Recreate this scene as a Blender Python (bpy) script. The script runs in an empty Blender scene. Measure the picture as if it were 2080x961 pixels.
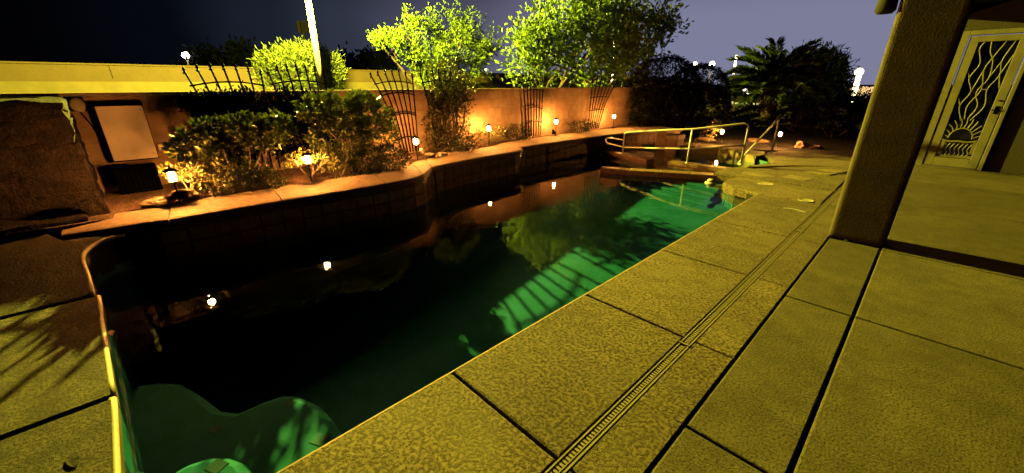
import bpy, bmesh, math, random
import numpy as np
from mathutils import Vector, Matrix
random.seed(7); rng = np.random.default_rng(7)
sc = bpy.context.scene
COL = sc.collection
R = math.radians

# ------------------------------------------------------------------ camera
# X runs across the pool, Y along it, z = 0 is the deck; the eye stands over the origin
F_PX, CXP, CYP, HEAD, EYE = 801.0, 1040.0, 480.0, R(45.85), 1.6
PITCH = math.atan(310 / 801)
cam = bpy.data.cameras.new('camera'); co = bpy.data.objects.new('camera', cam); COL.objects.link(co)
cam.sensor_width = 36; cam.lens = 36 * F_PX / 2080; cam.clip_end = 6000; cam.clip_start = .03
co.location = (0, 0, EYE); co.rotation_euler = (R(90) - PITCH, 0, HEAD)
sc.camera = co
# ------------------------------------------------------------------ sky (night, glow of the town beyond the far end)
w = bpy.data.worlds.new('World'); sc.world = w; w.use_nodes = True
nt = w.node_tree; nt.nodes.clear()
out = nt.nodes.new('ShaderNodeOutputWorld'); bg = nt.nodes.new('ShaderNodeBackground')
tc = nt.nodes.new('ShaderNodeTexCoord'); nz = nt.nodes.new('ShaderNodeVectorMath'); nz.operation = 'NORMALIZE'
dp = nt.nodes.new('ShaderNodeVectorMath'); dp.operation = 'DOT_PRODUCT'
ga = R(-14); dp.inputs[1].default_value = (math.sin(ga), math.cos(ga), 0.02)
no = nt.nodes.new('ShaderNodeTexNoise'); no.inputs['Scale'].default_value = 2.2; no.inputs['Detail'].default_value = 4
ad = nt.nodes.new('ShaderNodeMath'); ad.operation = 'MULTIPLY_ADD'; ad.inputs[1].default_value = .14
rp = nt.nodes.new('ShaderNodeValToRGB'); rp.color_ramp.interpolation = 'EASE'
el = rp.color_ramp.elements
el[0].position = .25; el[0].color = (.0006, .0007, .0012, 1)
el[1].position = 1.06; el[1].color = (.20, .205, .32, 1)
for p, c in ((.42, (.0018, .0024, .005, 1)), (.56, (.010, .0135, .024, 1)), (.68, (.028, .034, .055, 1)), (.84, (.078, .077, .122, 1)), (.96, (.155, .148, .235, 1))):
    e = el.new(p); e.color = c
bg.inputs['Strength'].default_value = 1.0
L = nt.links.new
L(tc.outputs['Generated'], nz.inputs[0]); L(nz.outputs[0], dp.inputs[0]); L(nz.outputs[0], no.inputs['Vector'])
sx = nt.nodes.new('ShaderNodeSeparateXYZ'); L(nz.outputs[0], sx.inputs[0])
mr = nt.nodes.new('ShaderNodeMapRange'); mr.interpolation_type = 'SMOOTHSTEP'; mr.inputs['From Min'].default_value = .12; mr.inputs['From Max'].default_value = .30; mr.inputs['To Min'].default_value = 1; mr.inputs['To Max'].default_value = .05
L(sx.outputs['Z'], mr.inputs['Value']); L(mr.outputs[0], bg.inputs['Strength'])
L(no.outputs['Fac'], ad.inputs[0]); L(dp.outputs['Value'], ad.inputs[2]); L(ad.outputs[0], rp.inputs[0])
L(rp.outputs[0], bg.inputs[0]); L(bg.outputs[0], out.inputs[0])
sc.view_settings.view_transform = 'Standard'; sc.view_settings.look = 'None'
sc.view_settings.exposure = 0; sc.view_settings.gamma = 1
sc.cycles.use_denoising = True
sc.cycles.max_bounces = 6; sc.cycles.transparent_max_bounces = 12; sc.cycles.diffuse_bounces = 0
sc.cycles.sample_clamp_indirect = 4
# ------------------------------------------------------------------ the street lamp that lights the place (post and head built further down)
SL = Vector((-15.0, 5.35, 5.4))
ld = bpy.data.lights.new('street_lamp_light', 'POINT'); ld.energy = 43000; ld.color = (1.0, .87, .075); ld.shadow_soft_size = .05

# ------------------------------------------------------------------ helpers
FH = Vector((-math.sin(HEAD), math.cos(HEAD), 0)); RT = Vector((math.cos(HEAD), math.sin(HEAD), 0))
FW = FH * math.cos(PITCH) - Vector((0, 0, 1)) * math.sin(PITCH); UP = Vector((0, 0, 1)) * math.cos(PITCH) + FH * math.sin(PITCH)
def at(x, y, X=None, Y=None, Z=None):
    """survey helper: the point a sight line meets on a real plane of the place"""
    d = FW + RT * (x - CXP) / F_PX - UP * (y - CYP) / F_PX
    t = X / d.x if X is not None else Y / d.y if Y is not None else (Z - EYE) / d.z
    return Vector((0, 0, EYE)) + d * t
def mesh(name, verts, faces, mat, parent=None, smooth=False, mats=None, fm=None):
    me = bpy.data.meshes.new(name); me.from_pydata([tuple(v) for v in verts], [], faces)
    for m in (mats or [mat]): me.materials.append(m)
    if fm is not None: me.polygons.foreach_set('material_index', fm)
    if smooth: me.polygons.foreach_set('use_smooth', [True] * len(me.polygons))
    me.update()
    return link(name, me, parent)
def link(name, me, parent=None):
    o = bpy.data.objects.new(name, me); COL.objects.link(o)
    if parent is not None: o.parent = parent; o.matrix_parent_inverse = parent.matrix_basis.inverted()
    return o
def from_bm(name, bm, mat, parent=None, smooth=False):
    me = bpy.data.meshes.new(name); bmesh.ops.recalc_face_normals(bm, faces=bm.faces); bm.to_mesh(me); bm.free()
    me.materials.append(mat)
    if smooth: me.polygons.foreach_set('use_smooth', [True] * len(me.polygons))
    return link(name, me, parent)
def tag(o, label, cat, group=None):
    o['label'] = label; o['category'] = cat
    if group: o['group'] = group
    return o
def struct(o): o['kind'] = 'structure'; return o
def thing(name, label, cat, loc=(0, 0, 0), group=None, rz=0):
    o = bpy.data.objects.new(name, None); COL.objects.link(o); o.location = loc; o.rotation_euler = (0, 0, rz); o.empty_display_size = .1
    return tag(o, label, cat, group)
def copy_tree(o, parent=None):
    c = o.copy(); COL.objects.link(c)
    if parent is not None: c.parent = parent
    for ch in o.children: copy_tree(ch, c)
    return c
def add_box(bm, c, s, rot=None):
    m = Matrix.Translation(c) @ (rot or Matrix.Identity(4)) @ Matrix.Diagonal((s[0], s[1], s[2], 1))
    return bmesh.ops.create_cube(bm, size=1, matrix=m)['verts']
def bevel(bm, off, seg=1):
    bmesh.ops.bevel(bm, geom=list(bm.edges), offset=off, segments=seg, affect='EDGES', profile=.6)
def box(name, c, s, mat, parent=None, bv=0, rot=None, seg=1):
    bm = bmesh.new(); add_box(bm, Vector(c), s, rot)
    if bv: bevel(bm, bv, seg)
    return from_bm(name, bm, mat, parent)
def prism(name, poly, z0, z1, mat, parent=None, bv=0.0, zf=None):
    """upright prism on a polygon; zf(x, y) adds to the top height; top edge softened"""
    a = sum(poly[i][0] * poly[(i + 1) % len(poly)][1] - poly[(i + 1) % len(poly)][0] * poly[i][1] for i in range(len(poly)))
    if a < 0: poly = poly[::-1]
    n = len(poly); g = (lambda p: z1 + (zf(p[0], p[1]) if zf else 0))
    v = [(p[0], p[1], z0) for p in poly]
    f = [tuple(range(n - 1, -1, -1))]
    rings = [0]
    if bv:
        def ins(d):
            r = []
            for i in range(n):
                p0, p1, p2 = Vector(poly[i - 1][:2]), Vector(poly[i][:2]), Vector(poly[(i + 1) % n][:2])
                e1 = (p1 - p0).normalized(); e2 = (p2 - p1).normalized()
                b = Vector((-e1.y - e2.y, e1.x + e2.x)); b = b.normalized() if b.length > 1e-6 else Vector((-e1.y, e1.x))
                k = d / max(.35, b.dot(Vector((-e1.y, e1.x))))
                r.append(p1 + b * k)
            return r
        for dz, d in ((bv, 0), (.4 * bv, .25 * bv), (0, bv)):
            v += [(q[0], q[1], g(q) - dz) for q in ins(d)]; rings.append(len(v) - n)
    else:
        v += [(p[0], p[1], g(p)) for p in poly]; rings.append(n)
    for a0, b0 in zip(rings[:-1], rings[1:]):
        for i in range(n): j = (i + 1) % n; f.append((a0 + i, a0 + j, b0 + j, b0 + i))
    f.append(tuple(range(rings[-1], rings[-1] + n)))
    return mesh(name, v, f, mat, parent)
def tube_data(pts, rad, seg=8, cap=True):
    pts = [Vector(p) for p in pts]; n = len(pts)
    rad = [rad] * n if isinstance(rad, (int, float)) else list(rad)
    V, Fc = [], []
    ref = Vector((0, 0, 1))
    t0 = (pts[1] - pts[0]).normalized()
    if abs(t0.dot(ref)) > .9: ref = Vector((1, 0, 0))
    u = t0.cross(ref).normalized()
    for i in range(n):
        t = ((pts[min(i + 1, n - 1)] - pts[max(i - 1, 0)])).normalized()
        u = (u - t * u.dot(t)); u = u.normalized() if u.length > 1e-6 else t.orthogonal().normalized()
        b = t.cross(u)
        for k in range(seg):
            a = 2 * math.pi * k / seg; V.append(pts[i] + (u * math.cos(a) + b * math.sin(a)) * rad[i])
    for i in range(n - 1):
        for k in range(seg):
            k2 = (k + 1) % seg; Fc.append((i * seg + k, i * seg + k2, (i + 1) * seg + k2, (i + 1) * seg + k))
    if cap: Fc.append(tuple(range(seg - 1, -1, -1))); Fc.append(tuple(range((n - 1) * seg, n * seg)))
    return V, Fc
def tube(name, pts, rad, mat, parent=None, seg=8):
    v, f = tube_data(pts, rad, seg); return mesh(name, v, f, mat, parent, smooth=True)
class MB:
    def __init__(s): s.v, s.f = [], []
    def add(s, v, f):
        o = len(s.v); s.v += list(v); s.f += [tuple(i + o for i in q) for q in f]; return s
    def tube(s, pts, rad, seg=6): return s.add(*tube_data(pts, rad, seg))
    def build(s, name, mat, parent=None, smooth=True): return mesh(name, s.v, s.f, mat, parent, smooth)
def lathe(name, prof, mat, parent=None, loc=(0, 0, 0), seg=16, smooth=True):
    v, f = [], []; n = len(prof)
    for r, z in prof:
        for k in range(seg):
            a = 2 * math.pi * k / seg; v.append((loc[0] + r * math.cos(a), loc[1] + r * math.sin(a), loc[2] + z))
    for i in range(n - 1):
        for k in range(seg):
            k2 = (k + 1) % seg; f.append((i * seg + k, i * seg + k2, (i + 1) * seg + k2, (i + 1) * seg + k))
    f.append(tuple(range(seg - 1, -1, -1))); f.append(tuple(range((n - 1) * seg, n * seg)))
    return mesh(name, v, f, mat, parent, smooth)
def crom(pts, per=6):
    P = [Vector(p) for p in pts]; P = [2 * P[0] - P[1]] + P + [2 * P[-1] - P[-2]]; o = []
    for i in range(1, len(P) - 2):
        a, b, c, d = P[i - 1:i + 3]
        for k in range(per):
            t = k / per; o.append(.5 * ((2 * b) + (c - a) * t + (2 * a - 5 * b + 4 * c - d) * t * t + (3 * b - a - 3 * c + d) * t ** 3))
    o.append(P[-2]); return o

# ------------------------------------------------------------------ materials
ALB = .60
def mat(name, base, rough=.8, metal=0, noise=None, bump=None, spec=.3, emit=None, vary=0, k=None):
    """noise=(scale, second colour, low, high, detail); bump=(scale, strength, distance)"""
    k = ALB if k is None else k; base = tuple(c * k for c in base)
    if noise: noise = [(q[0], tuple(c * k for c in q[1]), *q[2:]) for q in (noise if isinstance(noise, list) else [noise])]
    m = bpy.data.materials.new(name); m.use_nodes = True; t = m.node_tree; b = t.nodes['Principled BSDF']
    b.inputs['Base Color'].default_value = (*base, 1); b.inputs['Roughness'].default_value = rough
    b.inputs['Metallic'].default_value = metal; b.inputs['Specular IOR Level'].default_value = spec
    tc = t.nodes.new('ShaderNodeTexCoord'); gm = t.nodes.new('ShaderNodeNewGeometry')
    col = None
    for q in ([noise] if noise and not isinstance(noise, list) else (noise or [])):
        n = t.nodes.new('ShaderNodeTexNoise'); n.inputs['Scale'].default_value = q[0]; n.inputs['Detail'].default_value = q[4] if len(q) > 4 else 5
        n.inputs['Roughness'].default_value = .62
        t.links.new(gm.outputs['Position'], n.inputs['Vector'])
        rr = t.nodes.new('ShaderNodeMapRange'); rr.inputs['From Min'].default_value = q[2]; rr.inputs['From Max'].default_value = q[3]
        t.links.new(n.outputs['Fac'], rr.inputs['Value'])
        mx = t.nodes.new('ShaderNodeMix'); mx.data_type = 'RGBA'
        t.links.new(rr.outputs[0], mx.inputs['Factor'])
        if col is None: mx.inputs[6].default_value = (*base, 1)
        else: t.links.new(col, mx.inputs[6])
        mx.inputs[7].default_value = (*q[1], 1); col = mx.outputs[2]
    if vary and col is not None:   # pieces differ a little in tone, and larger weather stains run across them
        oi = t.nodes.new('ShaderNodeObjectInfo'); r1 = t.nodes.new('ShaderNodeMapRange'); r1.inputs['To Min'].default_value = 1 - vary; r1.inputs['To Max'].default_value = 1 + vary * .5
        t.links.new(oi.outputs['Random'], r1.inputs['Value'])
        n2 = t.nodes.new('ShaderNodeTexNoise'); n2.inputs['Scale'].default_value = 1.1; n2.inputs['Detail'].default_value = 7; n2.inputs['Roughness'].default_value = .65
        t.links.new(gm.outputs['Position'], n2.inputs['Vector']); r2 = t.nodes.new('ShaderNodeMapRange'); r2.inputs['From Min'].default_value = .38; r2.inputs['From Max'].default_value = .6; r2.inputs['To Min'].default_value = 1 - 1.6 * vary; r2.inputs['To Max'].default_value = 1
        t.links.new(n2.outputs['Fac'], r2.inputs['Value'])
        mm = t.nodes.new('ShaderNodeMath'); mm.operation = 'MULTIPLY'; t.links.new(r1.outputs[0], mm.inputs[0]); t.links.new(r2.outputs[0], mm.inputs[1])
        vm = t.nodes.new('ShaderNodeVectorMath'); vm.operation = 'SCALE'; t.links.new(col, vm.inputs[0]); t.links.new(mm.outputs[0], vm.inputs['Scale']); col = vm.outputs[0]
    if col is not None: t.links.new(col, b.inputs['Base Color'])
    if bump:
        prev = None
        for q in (bump if isinstance(bump, list) else [bump]):
            n = t.nodes.new('ShaderNodeTexNoise'); n.inputs['Scale'].default_value = q[0]; n.inputs['Detail'].default_value = 6
            n.inputs['Roughness'].default_value = .6
            t.links.new(gm.outputs['Position'], n.inputs['Vector'])
            src = n.outputs['Fac']
            if len(q) > 3:
                rr = t.nodes.new('ShaderNodeMapRange'); rr.inputs['From Min'].default_value = q[3]; rr.inputs['From Max'].default_value = q[4]
                t.links.new(src, rr.inputs['Value']); src = rr.outputs[0]
            bp = t.nodes.new('ShaderNodeBump'); bp.inputs['Strength'].default_value = q[1]; bp.inputs['Distance'].default_value = q[2]
            t.links.new(src, bp.inputs['Height'])
            if prev: t.links.new(prev, bp.inputs['Normal'])
            prev = bp.outputs[0]
        t.links.new(prev, b.inputs['Normal'])
    if emit: b.inputs['Emission Color'].default_value = (*emit[0], 1); b.inputs['Emission Strength'].default_value = emit[1]
    return m
def leaf_mat(name, c, c2, trans=.35, rough=.5, spec=.35):
    m = bpy.data.materials.new(name); m.use_nodes = True; t = m.node_tree; b = t.nodes['Principled BSDF']
    c = tuple(a * .7 for a in c); c2 = tuple(a * .7 for a in c2)
    gm = t.nodes.new('ShaderNodeNewGeometry'); n = t.nodes.new('ShaderNodeTexNoise'); n.inputs['Scale'].default_value = 9
    t.links.new(gm.outputs['Position'], n.inputs['Vector'])
    rr = t.nodes.new('ShaderNodeMapRange'); rr.inputs['From Min'].default_value = .35; rr.inputs['From Max'].default_value = .65
    t.links.new(n.outputs['Fac'], rr.inputs['Value'])
    mx = t.nodes.new('ShaderNodeMix'); mx.data_type = 'RGBA'; mx.inputs[6].default_value = (*c, 1); mx.inputs[7].default_value = (*c2, 1)
    t.links.new(rr.outputs[0], mx.inputs['Factor']); t.links.new(mx.outputs[2], b.inputs['Base Color'])
    b.inputs['Roughness'].default_value = rough; b.inputs['Specular IOR Level'].default_value = spec
    tr = t.nodes.new('ShaderNodeBsdfTranslucent'); t.links.new(mx.outputs[2], tr.inputs['Color'])
    ms = t.nodes.new('ShaderNodeMixShader'); ms.inputs[0].default_value = trans
    t.links.new(b.outputs[0], ms.inputs[1]); t.links.new(tr.outputs[0], ms.inputs[2]); t.links.new(ms.outputs[0], t.nodes['Material Output'].inputs[0])
    return m
def emis(name, c, s):
    m = bpy.data.materials.new(name); m.use_nodes = True; t = m.node_tree; t.nodes.clear()
    e = t.nodes.new('ShaderNodeEmission'); o = t.nodes.new('ShaderNodeOutputMaterial'); e.inputs[0].default_value = (*c, 1); e.inputs[1].default_value = s
    t.links.new(e.outputs[0], o.inputs[0]); return m
M = {}
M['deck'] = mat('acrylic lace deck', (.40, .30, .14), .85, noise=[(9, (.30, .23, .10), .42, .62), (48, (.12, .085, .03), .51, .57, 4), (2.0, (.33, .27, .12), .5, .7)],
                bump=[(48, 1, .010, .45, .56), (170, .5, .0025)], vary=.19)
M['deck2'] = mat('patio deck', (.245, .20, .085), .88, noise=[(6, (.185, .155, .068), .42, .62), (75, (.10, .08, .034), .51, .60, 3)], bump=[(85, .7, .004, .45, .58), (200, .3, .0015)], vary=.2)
M['deck3'] = mat('weathered dimmed deck', (.15, .125, .046), .9, noise=[(7, (.075, .064, .022), .42, .58), (60, (.05, .042, .016), .50, .60, 4)], bump=[(60, 1, .006, .45, .58), (200, .3, .0015)], vary=.16)  # mottled wear, plus the dimmer light at this end darkened into the colour
M['stone'] = mat('flagstone', (.40, .31, .15), .82, noise=[(5, (.28, .21, .10), .42, .6), (40, (.22, .16, .08), .53, .66)], bump=[(30, .5, .006)])
M['joint'] = mat('deck joint', (.03, .026, .018), .95)
M['cope'] = mat('cast coping', (.42, .30, .20), .8, noise=[(14, (.30, .20, .125), .42, .62), (70, (.22, .15, .1), .56, .68)], bump=[(40, .5, .005), (130, .3, .002)], k=.86)
M['soil'] = mat('bark soil', (.13, .075, .04), .95, noise=[(30, (.30, .18, .10), .5, .62), (8, (.08, .05, .03), .5, .7)], bump=[(45, 1, .02)], k=.86)
M['dirt'] = mat('garden dirt', (.035, .028, .018), .95, noise=(6, (.02, .018, .012), .4, .6), bump=(20, .6, .02))
M['block'] = mat('tan split block', (.36, .24, .145), .9, noise=[(7, (.28, .18, .105), .4, .62), (60, (.23, .15, .09), .54, .66)], bump=[(60, .5, .005), (9, .2, .01)], k=.86)
M['block2'] = mat('tan split block, redder', (.33, .20, .12), .9, noise=[(7, (.25, .15, .09), .4, .62), (60, (.22, .13, .08), .54, .66)], bump=[(60, .5, .005)], k=.86)
M['mortar'] = mat('mortar', (.33, .22, .135), .95, bump=(80, .3, .003), k=.86)
M['tile'] = mat('rust stone tile', (.16, .07, .04), .45, noise=[(9, (.09, .035, .022), .42, .6), (22, (.24, .14, .085), .56, .68)], bump=(25, .25, .004), k=1.2)
M['tile2'] = mat('tan waterline tile', (.38, .25, .11), .4, noise=(12, (.22, .10, .05), .45, .6))
M['plaster'] = mat('pool plaster', (.12, .30, .36), .7, noise=[(1.3, (.035, .21, .13), .40, .60), (7, (.09, .27, .31), .5, .68)], bump=(6, .1, .01))
M['brownt'] = mat('brown trim tile', (.17, .08, .05), .5)
M['street'] = mat('asphalt', (.05, .05, .05), .9, bump=(60, .3, .003))
M['swall'] = mat('painted street wall', (.135, .092, .044), .9, noise=[(1.2, (.125, .085, .04), .42, .62), (14, (.10, .07, .034), .55, .7)], bump=[(30, .4, .01), (4, .3, .05)])
M['sledge'] = mat('painted street wall, smooth plinth', (.21, .165, .07), .9, noise=[(1.2, (.17, .135, .055), .42, .62)], bump=(30, .3, .006))
M['iron'] = mat('black iron', (.004, .0035, .003), .7, spec=.12, bump=(90, .2, .001))
M['white'] = mat('white enamel rail', (.62, .60, .52), .35, noise=(25, (.45, .42, .34), .58, .72), k=.8)
M['beam'] = mat('brown stone cap', (.30, .17, .095), .5, noise=[(10, (.18, .085, .045), .42, .62), (40, (.36, .24, .14), .58, .7)], bump=(30, .4, .004))
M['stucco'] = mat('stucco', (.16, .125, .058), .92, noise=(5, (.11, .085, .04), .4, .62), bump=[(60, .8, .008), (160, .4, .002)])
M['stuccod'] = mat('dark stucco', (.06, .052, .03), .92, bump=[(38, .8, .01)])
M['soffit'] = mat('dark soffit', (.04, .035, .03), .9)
M['door'] = mat('cream enamel', (.24, .215, .12), .4, noise=(3, (.19, .17, .10), .45, .6))
M['glass'] = mat('dark pane', (.006, .006, .007), .04, spec=.6)
M['panel'] = mat('white sheet', (.62, .50, .38), .6, noise=(2.5, (.52, .41, .30), .45, .65), bump=(6, .1, .01), k=1.1)
M['black'] = mat('black plastic', (.003, .003, .003), 1, spec=0)
M['rock'] = mat('cut stone', (.05, .027, .016), .95, noise=[(9, (.018, .009, .006), .4, .6), (35, (.085, .045, .025), .57, .7)], bump=[(16, 1, .09), (50, .9, .03)])
M['stonep'] = mat('pale landscape rock', (.45, .33, .22), .9, noise=(14, (.30, .2, .13), .42, .62), bump=(20, .8, .03))
M['bark'] = mat('grey bark', (.16, .11, .07), .95, noise=(20, (.09, .06, .04), .4, .6), bump=(40, .8, .01))
M['twig'] = mat('pale twig', (.30, .22, .14), .9, bump=(60, .5, .004))
M['barkd'] = mat('palm boot bark', (.11, .07, .04), .95, noise=(18, (.05, .03, .02), .4, .6), bump=(25, 1, .03))
M['lime'] = leaf_mat('ash leaf', (.30, .45, .07), (.20, .33, .05), .5)
M['lime2'] = leaf_mat('mesquite leaf', (.15, .19, .035), (.10, .14, .03), .4)
M['pitt'] = leaf_mat('pittosporum leaf', (.15, .18, .03), (.08, .11, .02), .22, .3, .5)
M['pitt2'] = leaf_mat('light shrub leaf', (.22, .21, .04), (.14, .15, .03), .25, .35, .5)
M['dark'] = leaf_mat('hedge leaf', (.05, .065, .014), (.03, .045, .012), .15, .4)
M['vine'] = leaf_mat('vine leaf', (.10, .10, .025), (.06, .065, .018), .25, .4)
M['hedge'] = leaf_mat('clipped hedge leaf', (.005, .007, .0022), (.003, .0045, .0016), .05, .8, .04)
M['palm'] = leaf_mat('palm leaflet', (.06, .10, .022), (.045, .08, .02), .15, .4)
M['pine'] = leaf_mat('pine needle', (.008, .011, .005), (.005, .008, .004), .1, .8, .05)
M['pole'] = mat('galvanised pole', (.55, .50, .36), .6, noise=(8, (.45, .40, .28), .4, .6), k=.8)
M['steel'] = mat('steel', (.25, .22, .2), .5, metal=.6)
M['grate'] = mat('drain plastic', (.46, .38, .20), .6, noise=(30, (.34, .28, .14), .45, .6))
M['lid'] = mat('pale lid', (.60, .52, .30), .6, noise=(12, (.48, .4, .22), .45, .6))
M['flame'] = emis('lantern flame', (1.0, .40, .075), 2500)
M['lampw'] = emis('lamp white', (1.0, .93, .72), 30)
M['lampy'] = emis('lamp yellow', (1.0, .78, .35), 14)
M['city'] = emis('town light', (1.0, .60, .26), 1.3)
M['city2'] = emis('town light white', (1.0, .85, .6), 4)
M['wall_glow'] = emis('lit wall glow', (.9, .8, .25), .8)
M['cloth'] = mat('pale leaf litter', (.5, .45, .3), .8)
M['hill'] = mat('dark hill', (.012, .012, .012), 1)
M['roof'] = mat('tile roof', (.10, .06, .045), .9)
# water: clear sheet with fresnel mirror and a green body tint, light passes through to the plaster
def water_mat():
    m = bpy.data.materials.new('pool water'); m.use_nodes = True; t = m.node_tree; t.nodes.clear()
    o = t.nodes.new('ShaderNodeOutputMaterial'); gl = t.nodes.new('ShaderNodeBsdfGlossy'); tr = t.nodes.new('ShaderNodeBsdfTransparent')
    ms = t.nodes.new('ShaderNodeMixShader')
    def mth(op, a, b=None):
        q = t.nodes.new('ShaderNodeMath'); q.operation = op
        for i, x in enumerate((a, b)):
            if x is None: continue
            if isinstance(x, (int, float)): q.inputs[i].default_value = x
            else: t.links.new(x, q.inputs[i])
        return q.outputs[0]
    gl.inputs['Roughness'].default_value = .012; gl.inputs['Color'].default_value = (1, 1, 1, 1)
    tr.inputs['Color'].default_value = (.42, .79, .88, 1)
    gm = t.nodes.new('ShaderNodeNewGeometry'); n = t.nodes.new('ShaderNodeTexNoise'); n.inputs['Scale'].default_value = 5; n.inputs['Detail'].default_value = 3
    bp = t.nodes.new('ShaderNodeBump'); bp.inputs['Strength'].default_value = .085; bp.inputs['Distance'].default_value = .02
    t.links.new(gm.outputs['Position'], n.inputs['Vector']); t.links.new(n.outputs['Fac'], bp.inputs['Height'])
    t.links.new(bp.outputs[0], gl.inputs['Normal'])
    # Schlick reflectance, the same from above and below so that light reaches the plaster
    dt = t.nodes.new('ShaderNodeVectorMath'); dt.operation = 'DOT_PRODUCT'; t.links.new(gm.outputs['Incoming'], dt.inputs[0]); t.links.new(bp.outputs[0], dt.inputs[1])
    F_ = mth('ADD', mth('MULTIPLY', mth('POWER', mth('SUBTRACT', 1.0, mth('ABSOLUTE', dt.outputs['Value'])), 5.0), .98), .02)
    t.links.new(F_, ms.inputs[0]); t.links.new(tr.outputs[0], ms.inputs[1]); t.links.new(gl.outputs[0], ms.inputs[2]); t.links.new(ms.outputs[0], o.inputs[0])
    return m
M['water'] = water_mat()

# ------------------------------------------------------------------ ground, street, beds
struct(mesh('ground', [(-3000, -3000, -2.4), (3000, -3000, -2.4), (3000, 3000, -2.4), (-3000, 3000, -2.4)], [(0, 1, 2, 3)], M['dirt']))
struct(box('street', (-28.7, 6, -.35), (42.4, 90, .5), M['street']))
struct(prism('garden_ground', [(-7.5, 11.4), (-5.5, 11.45), (-3.8, 11.75), (-2.75, 12.25), (-.5, 12.3), (-.5, 23), (-14, 23), (-14, 13.3), (-7.5, 13.3)], -.5, -.03, M['dirt']))
# ------------------------------------------------------------------ pool shell
RIGHT = [(-1.645, -.385), (-1.645, 6.95), (-1.77, 7.06), (-2.0, 7.12), (-2.15, 7.24), (-2.26, 7.42), (-2.29, 7.7), (-2.29, 8.04), (-2.66, 8.07), (-2.69, 8.4), (-2.62, 8.75),
         (-2.5, 9.3), (-2.27, 9.9), (-2.36, 10.4), (-2.72, 10.68), (-3.28, 11.12), (-3.8, 11.38), (-4.67, 11.0), (-5.38, 10.95)]
OUTER = [(-5.36, -.62), (-5.16, -.25), (-5.05, .05), (-5.01, .6), (-4.99, 1.3), (-4.93, 2.05), (-4.92, 2.6), (-5.02, 3.02), (-5.25, 3.3), (-5.46, 3.55), (-5.59, 4.4), (-5.60, 5.2),
         (-5.62, 5.62), (-5.74, 5.86), (-5.95, 6.02), (-5.97, 6.5), (-5.95, 7.56), (-5.88, 9.3), (-5.68, 10.2), (-5.42, 11.1), (-5.1, 11.9)]
INNER = [(-5.72, -.55), (-5.72, -.2), (-5.72, .15), (-5.70, .6), (-5.66, 1.4), (-5.63, 2.2), (-5.66, 2.8), (-5.85, 3.3), (-6.1, 3.65), (-6.25, 3.95), (-6.38, 4.7), (-6.42, 5.3),
         (-6.5, 5.75), (-6.64, 6.1), (-6.72, 6.4), (-6.75, 6.8), (-6.80, 7.7), (-6.80, 9.4), (-6.68, 10.4), (-6.35, 11.4), (-5.9, 12.3)]
KS = 1.03
OC = crom([(x * KS, y * KS, 0) for x, y in OUTER], 5); IC = crom([(x * KS, y * KS, 0) for x, y in INNER], 5)
LEFT = [(-5.24, -.30), (-5.15, -.45), (-4.9, -.5), (-4.4, -.47), (-3.8, -.43), (-2.8, -.4)]
wallline = [p for p in OC if -.2 < p.y < 11.0]
inset = [Vector((p.x - .035, p.y, 0)) for p in wallline]
outline = [Vector((x, y, 0)) for x, y in RIGHT] + list(reversed(inset)) + [Vector((x, y, 0)) for x, y in LEFT]
n = len(outline); v = []; f = []
for p in outline: v += [(p.x, p.y, -.055), (p.x, p.y, -2.1)]
for i in range(n): j = (i + 1) % n; f.append((2 * i, 2 * j, 2 * j + 1, 2 * i + 1))
shell = struct(mesh('pool_shell', v, f, M['plaster']))
def depth(x, y):
    if y > 8.35: return -.45
    return float(np.interp(y, [0, 1.0, 2.4, 8.0], [-.98, -.9, -.72, -.34]))
v, f = [], []; nx, ny = 24, 50
for j in range(ny + 1):
    for i in range(nx + 1):
        x = -6.2 + 4.7 * i / nx; y = -.7 + 12.4 * j / ny; v.append((x, y, depth(x, y)))
for j in range(ny):
    for i in range(nx): a = j * (nx + 1) + i; f.append((a, a + 1, a + nx + 2, a + nx + 1))
mesh('pool_floor', v, f, M['plaster'], shell, smooth=True)
# rounded entry steps in the near corner with brown trim tiles
lowst = [at(x, y, Z=-.56) for x, y in ((690, 865), (672, 838), (650, 815), (610, 798), (575, 795), (530, 810), (485, 830), (450, 826), (410, 795), (370, 772), (320, 768), (265, 780))]
lowst = [(p.x, p.y) for p in lowst] + [(-3.5, -.5), (-1.6, -.5), (-1.6, .6), (-1.95, .62)]
prism('pool_step', lowst, -1.5, -.56, M['plaster'], shell, bv=.07)
upst = [at(x, y, Z=-.36) for x, y in ((545, 990), (520, 960), (495, 930), (465, 920), (425, 920), (380, 935), (335, 960))]
prism('pool_step', [(p.x, p.y) for p in upst] + [(-2.75, -.5), (-1.6, -.5), (-1.6, .12)], -.9, -.36, M['plaster'], shell, bv=.06)
for (x, y, z, s) in ((588, 818, -.56, .07), (437, 872, -.56, .07), (650, 893, -.56, .10), (440, 947, -.36, .09)):
    p = at(x, y, Z=z); box('trim_tile', (p.x, p.y, z - .003), (s, s * .8, .012), M['brownt'], shell, rot=Matrix.Rotation(.5, 4, 'Z'))
pts_ = crom([Vector((x, y, 0)) for x, y in RIGHT[1:8]], 4); S_ = [0]
for a, b in zip(pts_[:-1], pts_[1:]): S_.append(S_[-1] + (b - a).length)
d_ = .02
while d_ < S_[-1] - .1:
    i_ = max(k for k in range(len(S_)) if S_[k] <= d_ + .06); i_ = min(i_, len(pts_) - 2); q_ = pts_[i_].lerp(pts_[i_ + 1], (d_ + .06 - S_[i_]) / max(1e-6, S_[i_ + 1] - S_[i_])); t_ = (pts_[i_ + 1] - pts_[i_]).normalized()
    o = box('waterline_tile', (0, 0, 0), (.112, .02, .13), M['tile2' if random.random() < .6 else 'tile'], shell, bv=.003); o.location = (q_.x - t_.y * .008, q_.y + t_.x * .008, -.20); o.rotation_euler = (0, 0, math.atan2(t_.y, t_.x)); d_ += .118
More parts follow.
